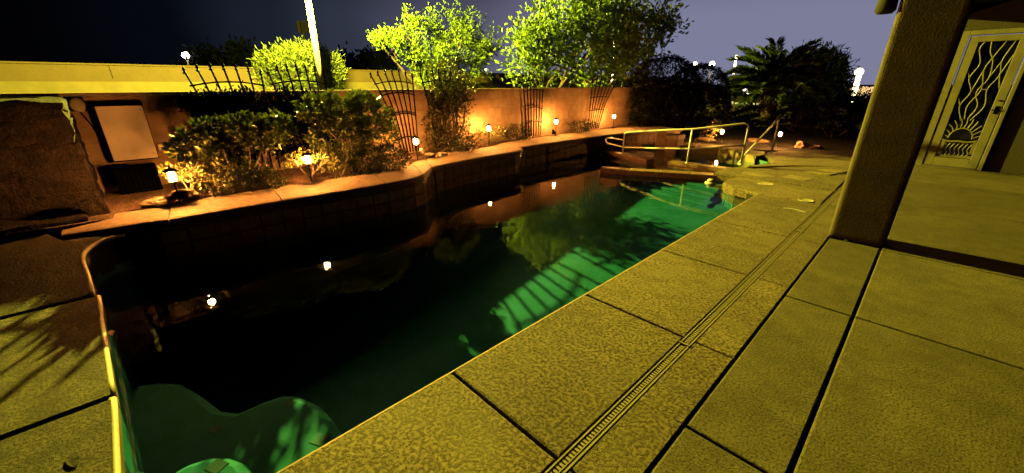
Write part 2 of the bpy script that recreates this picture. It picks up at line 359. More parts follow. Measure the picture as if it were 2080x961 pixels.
# steps below the far dam wall
for k in range(4):
    prism('pool_step', [(-3.9 + .22 * k, 7.35 + .05 * k), (-2.35, 7.0), (-2.3, 8.1), (-3.3, 8.1)], -1, -.36 + .055 * k, M['plaster'], shell, bv=.02) if k == 0 else \
    prism('pool_step', [(-3.75 + .05 * k, 7.35 + .16 * k), (-2.42, 7.12 + .16 * k), (-2.36, 8.1), (-3.3, 8.1)], -1, -.36 + .055 * k, M['plaster'], shell, bv=.02)
wat = [Vector((p.x, p.y, -.15)) for p in outline]
struct(mesh('pool_water', wat, [tuple(range(n))], M['water']))
# ------------------------------------------------------------------ deck slabs
deck = struct(prism('deck', [(-1.66, -.36), (-1.66, 6.93), (-2.2, 7.3), (-2.25, 8.1), (-2.6, 8.12), (-2.5, 9.4), (-2.2, 9.9), (-2.3, 10.5), (-2.75, 11.3), (-2.6, 12.3), (-.5, 12.3), (3.5, 12.3), (3.5, -2.5), (-7, -2.5), (-7, -1.3), (-5.3, -.62), (-4.5, -.52), (-3.8, -.46)], -.4, -.05, M['joint']))
def rect(x0, x1, y0, y1): return [(x0, y0), (x1, y0), (x1, y1), (x0, y1)]
G = .0085
def slab(poly, m='deck', z1=0.0, bv=.008, z0=-.1, zf=None): return prism('slab', poly, z0, z1, M[m], deck, bv, zf)
ya = [-.36, 1.068, 2.405, 3.73, 5.1, 6.92]
for a, b in zip(ya[:-1], ya[1:]): slab(rect(-1.622, -.797, a + G, b - G), bv=.012)
for a, b in zip([-2.4] + ya[:-1], ya): slab(rect(-.727, -.4835, a + G * .6, b - G * .6))
slab(rect(-1.622, -.797, -2.4, -.36 - G))
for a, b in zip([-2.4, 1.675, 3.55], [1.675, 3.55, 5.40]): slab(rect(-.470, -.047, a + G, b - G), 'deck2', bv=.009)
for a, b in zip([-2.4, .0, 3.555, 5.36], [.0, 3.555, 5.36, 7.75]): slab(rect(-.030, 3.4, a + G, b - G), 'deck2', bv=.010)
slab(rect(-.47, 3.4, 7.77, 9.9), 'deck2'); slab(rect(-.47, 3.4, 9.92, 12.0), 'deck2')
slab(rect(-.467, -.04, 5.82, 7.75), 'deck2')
# peninsula and far deck
slab([(-.802, 6.94), (-.802, 7.98), (-2.26, 8.02), (-2.325, 7.72), (-2.30, 7.4), (-2.18, 7.2), (-2.02, 7.08), (-1.78, 7.02), (-1.62, 6.94)], bv=.03, z0=-.13)
slab([(-.802, 8.01), (-.802, 9.10), (-2.56, 8.98), (-2.66, 8.72), (-2.73, 8.38), (-2.70, 8.05)], bv=.025, z0=-.12, z1=.012)
slab([(-.802, 9.125), (-.802, 10.55), (-1.3, 10.35), (-1.75, 9.95), (-2.05, 9.5), (-2.30, 9.02)], bv=.015)
slab([(-.802, 10.575), (-.802, 12.2), (-2.5, 12.2), (-2.72, 11.55), (-2.62, 10.95), (-2.30, 10.5), (-2.22, 9.95), (-2.48, 9.35), (-2.42, 9.1), (-2.15, 9.55), (-1.82, 10.02), (-1.33, 10.42)], bv=.018)
for a, b in zip([6.94, 8.0, 9.1, 10.6], [8.0, 9.1, 10.6, 12.2]): slab(rect(-.727, -.4835, a + G, b - G))
# deck at the left end, rising gently towards the raised planter
def ramp(x, y): return .24 * max(0, min(1, (-3.9 - x) / 1.3)) ** 1.3
def ledge(x0, x1, k=8):
    pts = []
    def ey(x): return -.38 - .05 * max(0, min(1, (-2.7 - x) / 1.2)) - .05 * max(0, min(1, (-4.2 - x) / .8))
    top = [(x1 + (x0 - x1) * i / k, ey(x1 + (x0 - x1) * i / k)) for i in range(k + 1)]
    return top + [(x0, -2.4), (x1, -2.4)]
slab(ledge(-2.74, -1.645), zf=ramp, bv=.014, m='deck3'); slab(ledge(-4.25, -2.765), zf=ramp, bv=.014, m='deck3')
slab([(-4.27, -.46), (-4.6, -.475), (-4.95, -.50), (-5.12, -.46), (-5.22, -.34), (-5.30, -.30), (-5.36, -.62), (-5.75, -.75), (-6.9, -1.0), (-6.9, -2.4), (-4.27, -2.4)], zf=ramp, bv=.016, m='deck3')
# rounded cast noses along the pool edges
tube('edge_nose', [Vector((-1.612, y_, -.016)) for y_ in np.linspace(-.36, 6.9, 12)], .016, M['cope'], deck, 10)
def nose_y(x): return -.38 - .05 * max(0, min(1, (-2.7 - x) / 1.2)) - .05 * max(0, min(1, (-4.2 - x) / .8))
for xa, xb in ((-1.66, -2.745), (-2.76, -4.255)):
    tube('edge_nose', [Vector((x_, nose_y(x_) - .010, ramp(x_, 0) - .017)) for x_ in np.linspace(xa, xb, 10)], .0175, M['lid'], deck, 10)
tube('edge_nose', crom([Vector((x_, y_ - .012, ramp(x_, 0) - .016)) for x_, y_ in ((-4.275, -.462), (-4.6, -.478), (-4.92, -.498), (-5.08, -.45), (-5.19, -.33), (-5.24, -.2))], 4), .019, M['lid'], deck, 10)
# hairline crack across one narrow slab
cr = [(-.722 + .235 * i / 9, 1.66 + .006 * math.sin(i * 2.1) + .02 * i / 9) for i in range(10)]
mesh('crack', [(x, y + s, .0012) for x, y in cr for s in (-.0012 - .001 * random.random(), .001)], [(2 * i, 2 * i + 2, 2 * i + 3, 2 * i + 1) for i in range(9)], M['joint'], deck)
# slot drain: two rims, a channel and a grate of cross bars
drain = tag(mesh('slot_drain', [(-.795, -2.4, -.045), (-.727, -2.4, -.045), (-.727, 12, -.045), (-.795, 12, -.045)], [(0, 1, 2, 3)], M['joint']),
            'narrow cream slot drain with a barred grate running along the pool deck', 'drain')
box('drain_rim', (-.7905, 4.8, -.02), (.008, 14.4, .043), M['grate'], drain); box('drain_rim', (-.7345, 4.8, -.02), (.010, 14.4, .044), M['grate'], drain)
box('drain_rim', (-.752, 4.8, -.022), (.005, 14.4, .042), M['grate'], drain)
gb = box('grate_bar', (-.771, .9, -.008), (.030, .014, .012), M['grate'], drain)
for k in range(1, 210):
    c = gb.copy(); COL.objects.link(c); c.location.y = k * .0225
mb = MB()
for k in range(210, 480):
    x0, x1, y0, y1, z = -.786, -.756, .9 + k * .0225 - .007, .9 + k * .0225 + .007, -.002
    mb.add([(x0, y0, z), (x1, y0, z), (x1, y1, z), (x0, y1, z)], [(0, 1, 2, 3)])
g = mb.build('far_grate_bars', M['grate'], drain, False); g['kind'] = 'stuff'
box('drain_coupling', (-.763, 2.32, -.016), (.07, .012, .05), M['grate'], drain); box('drain_coupling', (-.763, 5.38, -.016), (.07, .03, .05), M['grate'], drain)
# ------------------------------------------------------------------ raised planter along the pool
planter = struct(mesh('planter_wall', *(lambda P: ([c for p in P for c in ((p.x - .03, p.y, .26), (p.x - .03, p.y, -.5), (p.x - .25, p.y, -.5), (p.x - .25, p.y, .26))],
    [q for i in range(len(P) - 1) for q in ((4 * i, 4 * i + 4, 4 * i + 5, 4 * i + 1), (4 * i + 3, 4 * i + 2, 4 * i + 6, 4 * i + 7), (4 * i, 4 * i + 3, 4 * i + 7, 4 * i + 4))]))(OC), M['mortar']))
bedpts = [(p.x + .2, p.y) for p in IC] + [(-7.22, 13.0), (-7.22, -1.4), (-5.8, -1.4)]
struct(prism('planter_soil', bedpts, -.1, .295, M['soil']))
# coping stones: rounded nose towards the water, joints between
cuts = [0, 11, 19, 28, 36, 44, 52, 60, 68, 76, 83, 90, len(OC) - 1]
ZT = .32
for a, b in zip(cuts[:-1], cuts[1:]):
    V, Fc = [], []; K = 8
    for q, i in enumerate(range(a, b + 1)):
        o, c = OC[i].copy(), IC[i].copy()
        if q == 0 and a: t_ = (OC[i + 1] - OC[i]); o += t_.normalized() * .006; c += (IC[i + 1] - IC[i]).normalized() * .006
        if i == b and b < len(OC) - 1: o -= (OC[i] - OC[i - 1]).normalized() * .006; c -= (IC[i] - IC[i - 1]).normalized() * .006
        d = (o - c).normalized(); drop = -.10 * max(0, -o.y - .05)
        for (k, z) in ((-.03, ZT - .085), (.01, ZT - .08), (.03, ZT - .055), (.028, ZT - .028), (.008, ZT - .008), (-.03, ZT)): V.append(o + d * k + Vector((0, 0, z + drop)))
        V.append(c + Vector((0, 0, ZT + drop))); V.append(c + Vector((0, 0, ZT - .085 + drop)))
    m_ = (b - a + 1)
    for i in range(m_ - 1):
        for k in range(K): k2 = (k + 1) % K; Fc.append((i * K + k, (i + 1) * K + k, (i + 1) * K + k2, i * K + k2))
    Fc.append(tuple(range(K))); Fc.append(tuple(range((m_ - 1) * K, m_ * K))[::-1])
    mesh('coping_stone', V, Fc, M['cope'], planter)
# stone tiles on the raised wall above the water
def arc(P):
    s = [0]
    for a, b in zip(P[:-1], P[1:]): s.append(s[-1] + (b - a).length)
    return s
S = arc(OC)
def onpath(P, S, d):
    for i in range(len(S) - 1):
        if S[i + 1] >= d: t = (d - S[i]) / (S[i + 1] - S[i]); return P[i].lerp(P[i + 1], t), (P[i + 1] - P[i]).normalized()
    return P[-1], (P[-1] - P[-2]).normalized()
tw = .225; d = .3; tl = {}
while d < S[-1] - .9:
    p, t = onpath(OC, S, d + tw / 2); nrm = Vector((t.y, -t.x, 0))
    if nrm.x < 0 and abs(nrm.x) > .5: nrm = -nrm
    for k, (z, h) in enumerate(((-.205, .15), (-.045, .155), (.115, .155), (.215, .035))):
        me = tl.get((k, random.randint(0, 1)))
        if me is None:
            o = box('tile', (0, 0, 0), (tw - .008, .03, h - .008), M['tile'], planter, bv=.004); tl[(k, 0)] = tl[(k, 1)] = o.data
        else: o = link('tile', me, planter)
        q = p + nrm * (-.028 + random.uniform(-.004, .004)); o.location = (q.x, q.y, z + .075 if False else z)
        o.rotation_euler = (0, 0, math.atan2(t.y, t.x))
    d += tw
# ------------------------------------------------------------------ block wall behind the planter
bw = tag(box('block_wall', (-7.3145, 5.5, .55), (.12, 19, 1.82), M['mortar']), 'tan concrete block garden wall behind the raised planter, lit orange by the lanterns', 'wall')
bms = [box('block', (0, 0, 0), (.12, .388, .184), M[k], None, bv=.003).data for k in ('block', 'block2')]
for o in [o for o in COL.objects if o.name.startswith('block') and o.data in bms]: bpy.data.objects.remove(o)
for c in range(6):
    y = -2.0 + (.2 if c % 2 else 0)
    while y < 13.6:
        o = link('block', random.choice(bms), bw); o.location = (-7.31 + random.uniform(-.003, .003), y, .415 + .191 * c); y += .395
box('wall_cap', (-7.35, 5.5, 1.482), (.22, 19, .035), M['block'], bw, bv=.006)
# ------------------------------------------------------------------ spa end: dam walls, rim stones, stepped blocks
def beam(name, a, b, z1, wd, label, cat, litjoint=()):
    a, b = Vector(a), Vector(b); t = (b - a).normalized(); nrm = Vector((-t.y, t.x))
    core = tag(prism(name, [a + nrm * (wd / 2 - .02), a - nrm * (wd / 2 - .02), b - nrm * (wd / 2 - .02), b + nrm * (wd / 2 - .02)], -1.2, z1 - .07, M['tile']), label, cat, 'low walls between pool and spa')
    Ln = (b - a).length; k = max(2, round(Ln / .62))
    for i in range(k):
        p = a + t * (Ln * i / k + .004); q = a + t * (Ln * (i + 1) / k - .004)
        prism('cap_stone', [p + nrm * wd / 2, p - nrm * wd / 2, q - nrm * wd / 2, q + nrm * wd / 2], z1 - .068, z1 + random.uniform(-.003, .003), M['beam'], core, bv=.012)
    return core
beam('dam_wall', (-4.66, 7.16), (-2.58, 8.22), -.045, .26, 'long brown capped low wall nearest the camera, half in light, across the pool end', 'low wall')
beam('dam_wall', (-5.72, 9.1), (-4.35, 8.72), -.03, .26, 'short dark brown capped wall under the left rail post, beside the planter', 'low wall')
beam('dam_wall', (-3.95, 8.86), (-2.60, 8.90), -.03, .26, 'brown capped low wall carrying the middle rail post, next to the stone deck', 'low wall')
spa = struct(prism('spa_floor_bench', [(-5.3, 10.2), (-2.5, 10.2), (-2.5, 11.2), (-5.3, 11.2)], -.9, -.34, M['plaster']))
st = [[(-2.68, 10.55), (-3.26, 10.98), (-3.16, 11.62), (-2.74, 11.5), (-2.62, 10.95)], [(-3.28, 10.99), (-3.78, 11.28), (-3.72, 11.9), (-3.18, 11.65)],
      [(-3.8, 11.28), (-4.28, 11.08), (-4.4, 11.72), (-3.75, 11.92)], [(-4.3, 11.07), (-4.75, 10.88), (-4.9, 11.6), (-4.42, 11.74)], [(-4.77, 10.87), (-5.3, 10.85), (-5.4, 11.5), (-4.92, 11.62)]]
for k, p in enumerate(st):
    tag(prism('rim_stone', p, -.3, .02 + .015 * (k % 2), M['stone'], None, bv=.02), ('pale flagstone on the spa rim next to the sloping handrail', 'flagstone on the spa rim, second from the sloping handrail', 'flagstone at the middle of the spa rim in front of the lantern',
        'flagstone on the spa rim, second from the stepped blocks', 'flagstone on the spa rim beside the stepped blocks')[k], 'flagstone', 'flagstones round the spa')
# stepped block pier where the planter meets the spa
p0 = at(1360, 290, Y=11.0); 
pier = thing('stepped_pier', 'stepped tan block pier where the raised planter ends beside the spa', 'pier', (-5.05, 10.9, 0))
box('block', (-5.13, 10.95, .10), (.30, .45, .46), M['block2'], pier, bv=.012); box('block', (-5.13, 10.93, .392), (.33, .5, .11), M['cope'], pier, bv=.015)
box('block', (-4.80, 10.9, .02), (.30, .42, .34), M['block2'], pier, bv=.012); box('block', (-4.79, 10.88, .255), (.33, .46, .12), M['cope'], pier, bv=.015)
# loose flag inlays in the far deck
inl = [((-2.3, 8.3), (-1.95, 8.22), (-1.75, 8.42), (-2.0, 8.62), (-2.32, 8.55)), ((-1.7, 8.5), (-1.3, 8.42), (-1.22, 8.7), (-1.6, 8.82)), ((-1.5, 9.4), (-1.1, 9.35), (-1.0, 9.62), (-1.4, 9.7)), ((-1.35, 9.78), (-.98, 9.72), (-.9, 9.98), (-1.2, 10.05))]
for k, p in enumerate(inl): prism('flag_inlay', [(x, y) for x, y in p], -.05, .016 + .003 * (k % 2), M['stone'], deck, bv=.006)
# ------------------------------------------------------------------ handrails
Rr = .021
rail = thing('handrail', 'white enamelled tube handrail with three posts crossing the spa end', 'handrail', (-3.5, 8.85, 0))
A, B, C3 = Vector((-5.2, 8.9, 0)), Vector((-3.54, 8.80, 0)), Vector((-2.59, 9.22, 0))
top = [Vector((A.x, A.y, -.04)), Vector((A.x, A.y, .44)), Vector((A.x + .015, A.y, .475)), Vector((A.x + .06, A.y, .495)), Vector((-4.4, 8.85, .60)), Vector((B.x, B.y, .70)), Vector((-3.0, 9.02, .79)), Vector((C3.x - .09, C3.y - .04, .845)), Vector((C3.x - .03, C3.y - .015, .835)), Vector((C3.x, C3.y, .79)), Vector((C3.x, C3.y, .012))]
tube('top_rail', top, Rr, M['white'], rail, 10)
tube('middle_rail', [Vector((A.x, A.y, .14)), Vector((-4.4, 8.85, .20)), Vector((B.x, B.y, .285)), Vector((-3.0, 9.02, .36)), Vector((C3.x, C3.y, .42))], Rr * .9, M['white'], rail, 10)
tube('post', [Vector((B.x, B.y, -.04)), Vector((B.x, B.y, .69))], Rr * .95, M['white'], rail, 10)
lp = [at(1265, 283, X=-5.2)] 
loop = [Vector((A.x, A.y, .31)), Vector((-5.4, 8.92, .315)), Vector((-5.66, 8.95, .32)), Vector((-5.73, 8.96, .30)), Vector((-5.75, 8.96, .25)), Vector((-5.73, 8.96, .20)), Vector((-5.66, 8.95, .175)), Vector((-5.4, 8.92, .155)), Vector((A.x, A.y, .14))]
tube('end_loop', crom(loop, 3), Rr * .9, M['white'], rail, 10)
for p in (A, B, C3): lathe('flange', [(.05, 0), (.05, .012), (.03, .02), (.022, .03)], M['white'], rail, (p.x, p.y, -.03 if p is not C3 else .012), 14)
rail2 = thing('handrail', 'white sloping tube handrail with one post at the far side of the spa', 'handrail', (-2.63, 11.62, 0))
D = Vector((-2.63, 11.62, 0))
e = at(1515, 312, Z=.06)
tube('sloping_rail', [Vector((D.x, D.y, .01)), Vector((D.x, D.y, .775)), Vector((D.x - .005, D.y - .02, .815)), Vector((D.x - .015, D.y - .06, .805)), D.lerp(Vector((e.x, e.y, 0)), .5) + Vector((0, 0, .45)), Vector((e.x, e.y, .06)), Vector((e.x - .06, e.y - .25, -.18))], Rr, M['white'], rail2, 10)
lathe('flange', [(.05, 0), (.05, .012), (.03, .02), (.022, .03)], M['white'], rail2, (D.x, D.y, .0), 14)
# ------------------------------------------------------------------ floating dispenser, lids, litter
p = at(1443, 372, Z=-.15)
fl = thing('chlorine_floater', 'round white floating chlorine dispenser with a ring by the dam wall', 'floater', (p.x, p.y, -.15))
lathe('float_ring', [(.05, -.03), (.085, -.025), (.1, 0), (.092, .022), (.06, .03)], M['white'], fl, (p.x, p.y, -.15), 20)
lathe('dome', [(.062, .028), (.062, .06), (.05, .078), (.02, .084)], M['white'], fl, (p.x, p.y, -.15), 20)
lathe('basket', [(.045, -.16), (.05, -.03), (.03, -.02)], M['white'], fl, (p.x, p.y, -.15), 16)
def lid(px, r, label):
    p = at(*px, Z=0); t = tag(lathe('skimmer_lid', [(r, 0), (r, .006), (r * .93, .009), (r * .9, .006), (r * .2, .006), (r * .12, .009), (.004, .009)], M['lid'], None, (p.x, p.y, .001), 24), label, 'lid', 'round lids set in the deck')
lid((1637, 407), .10, 'round pale lid in the deck farther from the pool, nearer the patio pillar')
lid((1555, 373), .12, 'round pale lid beside the rounded point of the deck')
p = at(1610, 428, Z=0)
cres = [(p.x + .15 * math.cos(a), p.y + .12 * math.sin(a)) for a in np.linspace(.2, 2.6, 9)] + [(p.x + .11 * math.cos(a), p.y - .01 + .07 * math.sin(a)) for a in np.linspace(2.6, .2, 9)]
tag(prism('wet_leaf', cres, .001, .006, M['cloth']), 'pale crescent shaped palm scrap lying on the deck near the drain', 'leaf litter')
p = at(226, 676, Z=-.15)
tag(mesh('floating_leaf', [(p.x - .05, p.y, -.146), (p.x, p.y - .02, -.14), (p.x + .06, p.y + .005, -.146), (p.x, p.y + .025, -.143)], [(0, 1, 2, 3)], M['cloth']), 'small pale leaf floating by the left pool edge', 'leaf')
p = at(150, 936, Z=0)
tag(mesh('fallen_leaf', [(p.x + .055 * math.cos(a) - .012 * math.sin(a), p.y + .012 * math.cos(a) + .02 * math.sin(a) * (1 - .3 * math.cos(a)), .004 + .006 * abs(math.sin(a))) for a in np.linspace(0, 2 * math.pi, 13)[:-1]], [tuple(range(12))], M['dirt']), 'dark fallen leaf on the deck at bottom left', 'leaf')
# ------------------------------------------------------------------ lanterns
def lantern(pos, label, H=.355):
    x, y, z = pos; t = thing('path_lantern', label, 'lantern', pos, 'stake lanterns in the planting')
    s = .048
    tube('stake', [(x, y, z - .1), (x, y, z + H - .065)], .0075, M['iron'], t, 8)
    box('base_plate', (x, y, z + H - .06), (.096, .096, .012), M['iron'], t, bv=.003)
    lathe('base_cone', [(.009, -.1), (.014, -.085), (.034, -.068)], M['iron'], t, (x, y, z + H), 10)
    for a, b in ((-1, -1), (1, -1), (1, 1), (-1, 1)): tube('cage_bar', [(x + a * s * .85, y + b * s * .85, z + H - .055), (x + a * s, y + b * s, z + H + .055)], .0032, M['iron'], t, 5)
    lathe('cap', [(.070, .054), (.066, .062), (.03, .085), (.008, .092), (.008, .106), (.003, .112)], M['iron'], t, (x, y, z + H), 12)
    lathe('bulb', [(.020, -.052), (.030, -.04), (.033, 0), (.029, .035), (.016, .048)], M['flame'], t, (x, y, z + H), 10)
    return t
lantern((-5.735, .303, .29), 'glowing stake lantern beside the white panel, nearest the cut stone pier')
lantern((-5.806, 1.755, .29), 'glowing stake lantern in a low shrub between the two big planter shrubs')
lantern((-6.36, 3.779, .29), 'glowing stake lantern at the foot of the middle trellis, beside white rocks')
lantern((-6.78, 5.87, .30), 'glowing stake lantern in a small leafy plant where the planter steps back', .39)
lantern((-6.82, 8.22, .30), 'glowing stake lantern on the planter just past the narrow trellis', .39)
lantern((-6.72, 10.79, .30), 'glowing stake lantern farthest along the block wall, beside the round hedge', .39)
lantern((-4.22, 12.65, -.02), 'glowing stake lantern behind the spa, seen under the long handrail', .32)
lantern((-2.873, 13.17, -.02), 'glowing stake lantern behind the post of the sloping handrail', .32)
# ------------------------------------------------------------------ iron trellises on the wall
def trellis(top, bot, zt, cross, label, X=-7.2, tipz=.05, arch=.06):
    """top / bot: Y range of the bars above and at the foot; a half-fan whose outer bars lean"""
    nb = 7; t = thing('iron_trellis', label, 'trellis', (X, (bot[0] + bot[1]) / 2, .3), 'iron trellises along the block wall')
    def bar(k):
        u = k / (nb - 1); yt = top[0] + (top[1] - top[0]) * u; yb = bot[0] + (bot[1] - bot[0]) * u
        ztk = zt + arch * (1 - (2 * u - 1) ** 2); return yt, yb, ztk
    for k in range(nb):
        yt, yb, z1 = bar(k)
        pts = [Vector((X, yb, .32)), Vector((X, yb + (yt - yb) * .28, .32 + (z1 - .32) * .45)), Vector((X, yb + (yt - yb) * .66, .32 + (z1 - .32) * .78)), Vector((X, yt, z1))]
        b = tube('bar', crom(pts, 3), .0135, M['iron'], t, 6)
        lathe('finial', [(.011, -.04), (.028, -.025), (.011, -.01), (.010, 0), (.022, .014), (.005, .06)], M['iron'], b, (X, yt, z1), 8)
        d = (yt - yb) / (z1 - .32); 
    def yat(k, z):
        yt, yb, z1 = bar(k); u = max(0, min(1, (z - .32) / (z1 - .32)))
        return yb + (yt - yb) * float(np.interp(u, [0, .45, .78, 1], [0, .28, .66, 1]))
    for z in cross:
        pts = [Vector((X + .011, yat(k, z + arch * .8 * (1 - (2 * k / (nb - 1) - 1) ** 2)), z + arch * .8 * (1 - (2 * k / (nb - 1) - 1) ** 2))) for k in range(nb)]
        e0 = pts[0] + (pts[0] - pts[1]) * .25; e1 = pts[-1] + (pts[-1] - pts[-2]) * .12
        tube('cross_bar', [e0] + pts + [e1], .0125, M['iron'], t, 6)
    return t
trellis((.84, 1.75), (1.10, 1.74), 1.76, (1.58, 1.33, 1.0, .6), 'leftmost iron trellis, dark vine below its fanned bars')
trellis((1.85, 2.67), (2.05, 2.66), 1.78, (1.60, 1.33, 1.0, .6), 'iron trellis in front of the street lamp post, second from the left')
trellis((3.48, 4.32), (3.95, 4.32), 1.74, (1.60, 1.40, 1.02, .58), 'bare iron trellis right of the rounded shrub, beside the middle lantern')
trellis((4.50, 5.35), (4.75, 5.32), 1.77, (1.62, 1.40, 1.02, .58), 'iron trellis mostly covered by a climbing vine')
trellis((7.33, 8.12), (7.52, 8.05), 1.78, (1.64, 1.42, 1.00, .66), 'narrow iron trellis standing alone between two lanterns on the wall')
trellis((10.25, 11.6), (10.2, 10.72), 1.72, (1.22, .85), 'iron trellis bent over to the right near the round hedge', arch=.03)
# ------------------------------------------------------------------ white panel, box, light, cable and pipe on the wall
pn = thing('wall_panel', 'white rectangular panel on a black backing fixed to the block wall', 'panel', (-7.2, .08, .68))
box('backing', (-7.215, .06, 1.02), (.06, .50, .72), M['black'], pn, bv=.004); box('white_face', (-7.16, .085, 1.012), (.05, .435, .665), M['panel'], pn, bv=.006)
for z in (.74, 1.29): box('screw', (-7.132, .27, z), (.006, .012, .012), M['steel'], pn)
ob = tag(box('outlet_box', (-7.225, .365, .80), (.05, .06, .085), M['panel'], bv=.006), 'small white outlet box on the block wall beside the white panel', 'outlet')
box('cover', (-7.197, .365, .80), (.006, .05, .07), M['panel'], ob, bv=.002)
wl = thing('wall_light', 'round unlit pale wall light above the cut stone pier', 'wall light', (-7.24, -.275, 1.37))
bm = bmesh.new(); bmesh.ops.create_uvsphere(bm, u_segments=16, v_segments=10, radius=.072, matrix=Matrix.Translation((-7.235, -.27, 1.365)) @ Matrix.Diagonal((.5, 1, 1.15, 1))); from_bm('globe', bm, M['lid'], wl, True)
box('back_plate', (-7.243, -.285, 1.375), (.012, .16, .17), M['black'], wl, bv=.004)
tag(tube('cable', crom([Vector((-7.235, -.27, 1.28)), Vector((-7.235, -.21, 1.1)), Vector((-7.232, -.15, .88)), Vector((-7.235, -.05, .72)), Vector((-7.235, .02, .70))], 6), .008, M['black'], None, 6), 'dark cable looping from the wall light to the white panel', 'cable')
tag(tube('wall_pipe', [Vector((-7.23, -.35, .62)), Vector((-7.23, -.18, .64)), Vector((-7.23, -.02, .65))], .018, M['block2'], None, 8), 'tan pipe running along the wall below the cable', 'pipe')
eq = thing('pump_housing', 'black slatted equipment screen standing below the white panel', 'screen', (-6.95, .03, .3))
box('frame', (-6.98, .03, .46), (.16, .42, .34), M['black'], eq, bv=.01)
for k in range(9): box('slat', (-6.89, -.15 + .045 * k, .46), (.02, .022, .36), M['black'], eq, bv=.003)
# cut stone pier at the left end, rough blocks
pier2 = thing('stone_pier', 'dark rough cut stone pier at the left end of the planter', 'pier', (-6.0, -.75, .2))
def rough_block(c, s, seed, parent=pier2, amp=.034, m='rock', name='stone_block'):
    rr = random.Random(seed); bm = bmesh.new(); add_box(bm, Vector(c), s); bmesh.ops.subdivide_edges(bm, edges=list(bm.edges), cuts=5, use_grid_fill=True)
    from mathutils import noise as mn
    for v_ in bm.verts:
        d = v_.co - Vector(c); q = mn.noise_vector(v_.co * 7 + Vector((seed * 3.1, 0, 0))) * amp + mn.noise_vector(v_.co * 17) * amp * .5
        v_.co += q
        k = max(abs(d.x) / s[0], abs(d.y) / s[1], abs(d.z) / s[2])
        corner = sum(1 for a, b in zip(d, s) if abs(abs(a) - b / 2) < 1e-4)
        if corner >= 2: v_.co -= d.normalized() * .008
    return from_bm(name, bm, M[m], parent, False)
z = .12
for k, (h, sx, sy) in enumerate(((.30, 1.06, .92), (.25, 1.0, .92), (.25, .97, .915), (.24, .95, .92), (.20, .955, .92))):
    rough_block((-6.72, -.80 + .004 * (k % 2), z + h / 2 + .08), (sx - .1, sy, h + .012), k + 1); z += h
rough_block((-6.02, -.38, .34), (.16, .18, .24), 31, amp=.02); rough_block((-6.0, -.85, .22), (.5, .8, .22), 37, amp=.03)
# rocks by the first lantern and white rocks by the third
def rock(c, s, seed, label, m='stonep'):
    bm = bmesh.new(); bmesh.ops.create_icosphere(bm, subdivisions=3, radius=1)
    from mathutils import noise as mn
    for v_ in bm.verts:
        q = v_.co.copy(); v_.co = q * (1 + .45 * mn.noise(q * 1.4 + Vector((seed * 5.3, 1, 2))) + .12 * mn.noise(q * 4 + Vector((seed, 0, 0)))); v_.co.z = max(v_.co.z, -.5)
        v_.co = Vector((v_.co.x * s[0], v_.co.y * s[1], v_.co.z * s[2])) + Vector(c)
    return tag(from_bm('landscape_rock', bm, M[m]), label, 'rock', 'landscape rocks in the planter')
rock((-5.82, .14, .36), (.10, .16, .055), 1, 'flat tan rock leaning towards the cut stone pier, below the first lantern')
rock((-5.86, .36, .39), (.09, .15, .075), 2, 'larger tan rock right behind the stake of the first lantern')
rock((-6.30, 4.02, .365), (.06, .12, .05), 3, 'white knobbly rock in front of the climbing vine, lantern side'); rock((-6.28, 4.28, .36), (.06, .11, .045), 4, 'white knobbly rock in front of the climbing vine, away from the lantern')
rock((-6.45, 3.93, .40), (.035, .045, .10), 5, 'upright white stone standing right beside the middle lantern'); rock((-6.9, 8.22, .40), (.04, .05, .08), 6, 'small upright dark stone at the foot of the lone narrow trellis', 'rock')
rock((-2.35, 13.35, .0), (.16, .2, .12), 7, 'orange lit rock on the dark garden bed right of the lanterns')
for k, (x, y) in enumerate(((1425, 285), (1530, 287), (1640, 300))):
    p = at(x, y, Z=0); rock((p.x, p.y + .3, -.01), (.28, .22, .07), 20 + k, ('flat rock by the leafy sprig left of the lantern behind the spa', 'flat rock between the two lanterns behind the spa', 'flat rock at the edge of the far deck right of the last lantern')[k])

# ------------------------------------------------------------------ foliage
def leaves(name, P, Dr, size, mat_, parent, width=.45, jit=.25):
    """folded leaf blades: P positions, Dr directions"""
    P = np.asarray(P); Dr = np.asarray(Dr); N = len(P)
    Dr = Dr / (np.linalg.norm(Dr, axis=1, keepdims=True) + 1e-9)
    rv = rng.normal(size=(N, 3)); Sd = np.cross(Dr, rv); Sd /= (np.linalg.norm(Sd, axis=1, keepdims=True) + 1e-9); Nn = np.cross(Sd, Dr)
    s = (size * rng.uniform(1 - jit, 1 + jit, N))[:, None]
    b = P; tip = P + Dr * s; mid = P + Dr * s * .55 + Nn * s * .06
    l = mid + Sd * s * width * .5 + Nn * s * .09; r = mid - Sd * s * width * .5 + Nn * s * .09
    V = np.empty((N, 4, 3)); V[:, 0] = b; V[:, 1] = r; V[:, 2] = tip; V[:, 3] = l
    me = bpy.data.meshes.new(name); me.vertices.add(4 * N); me.vertices.foreach_set('co', V.ravel())
    idx = np.arange(4 * N).reshape(N, 4); tri = np.concatenate([idx[:, [0, 1, 2]], idx[:, [0, 2, 3]]], 1).ravel()
    me.loops.add(6 * N); me.loops.foreach_set('vertex_index', tri); me.polygons.add(2 * N)
    me.polygons.foreach_set('loop_start', np.arange(0, 6 * N, 3)); me.update(calc_edges=True)
    me.materials.append(mat_); return link(name, me, parent)
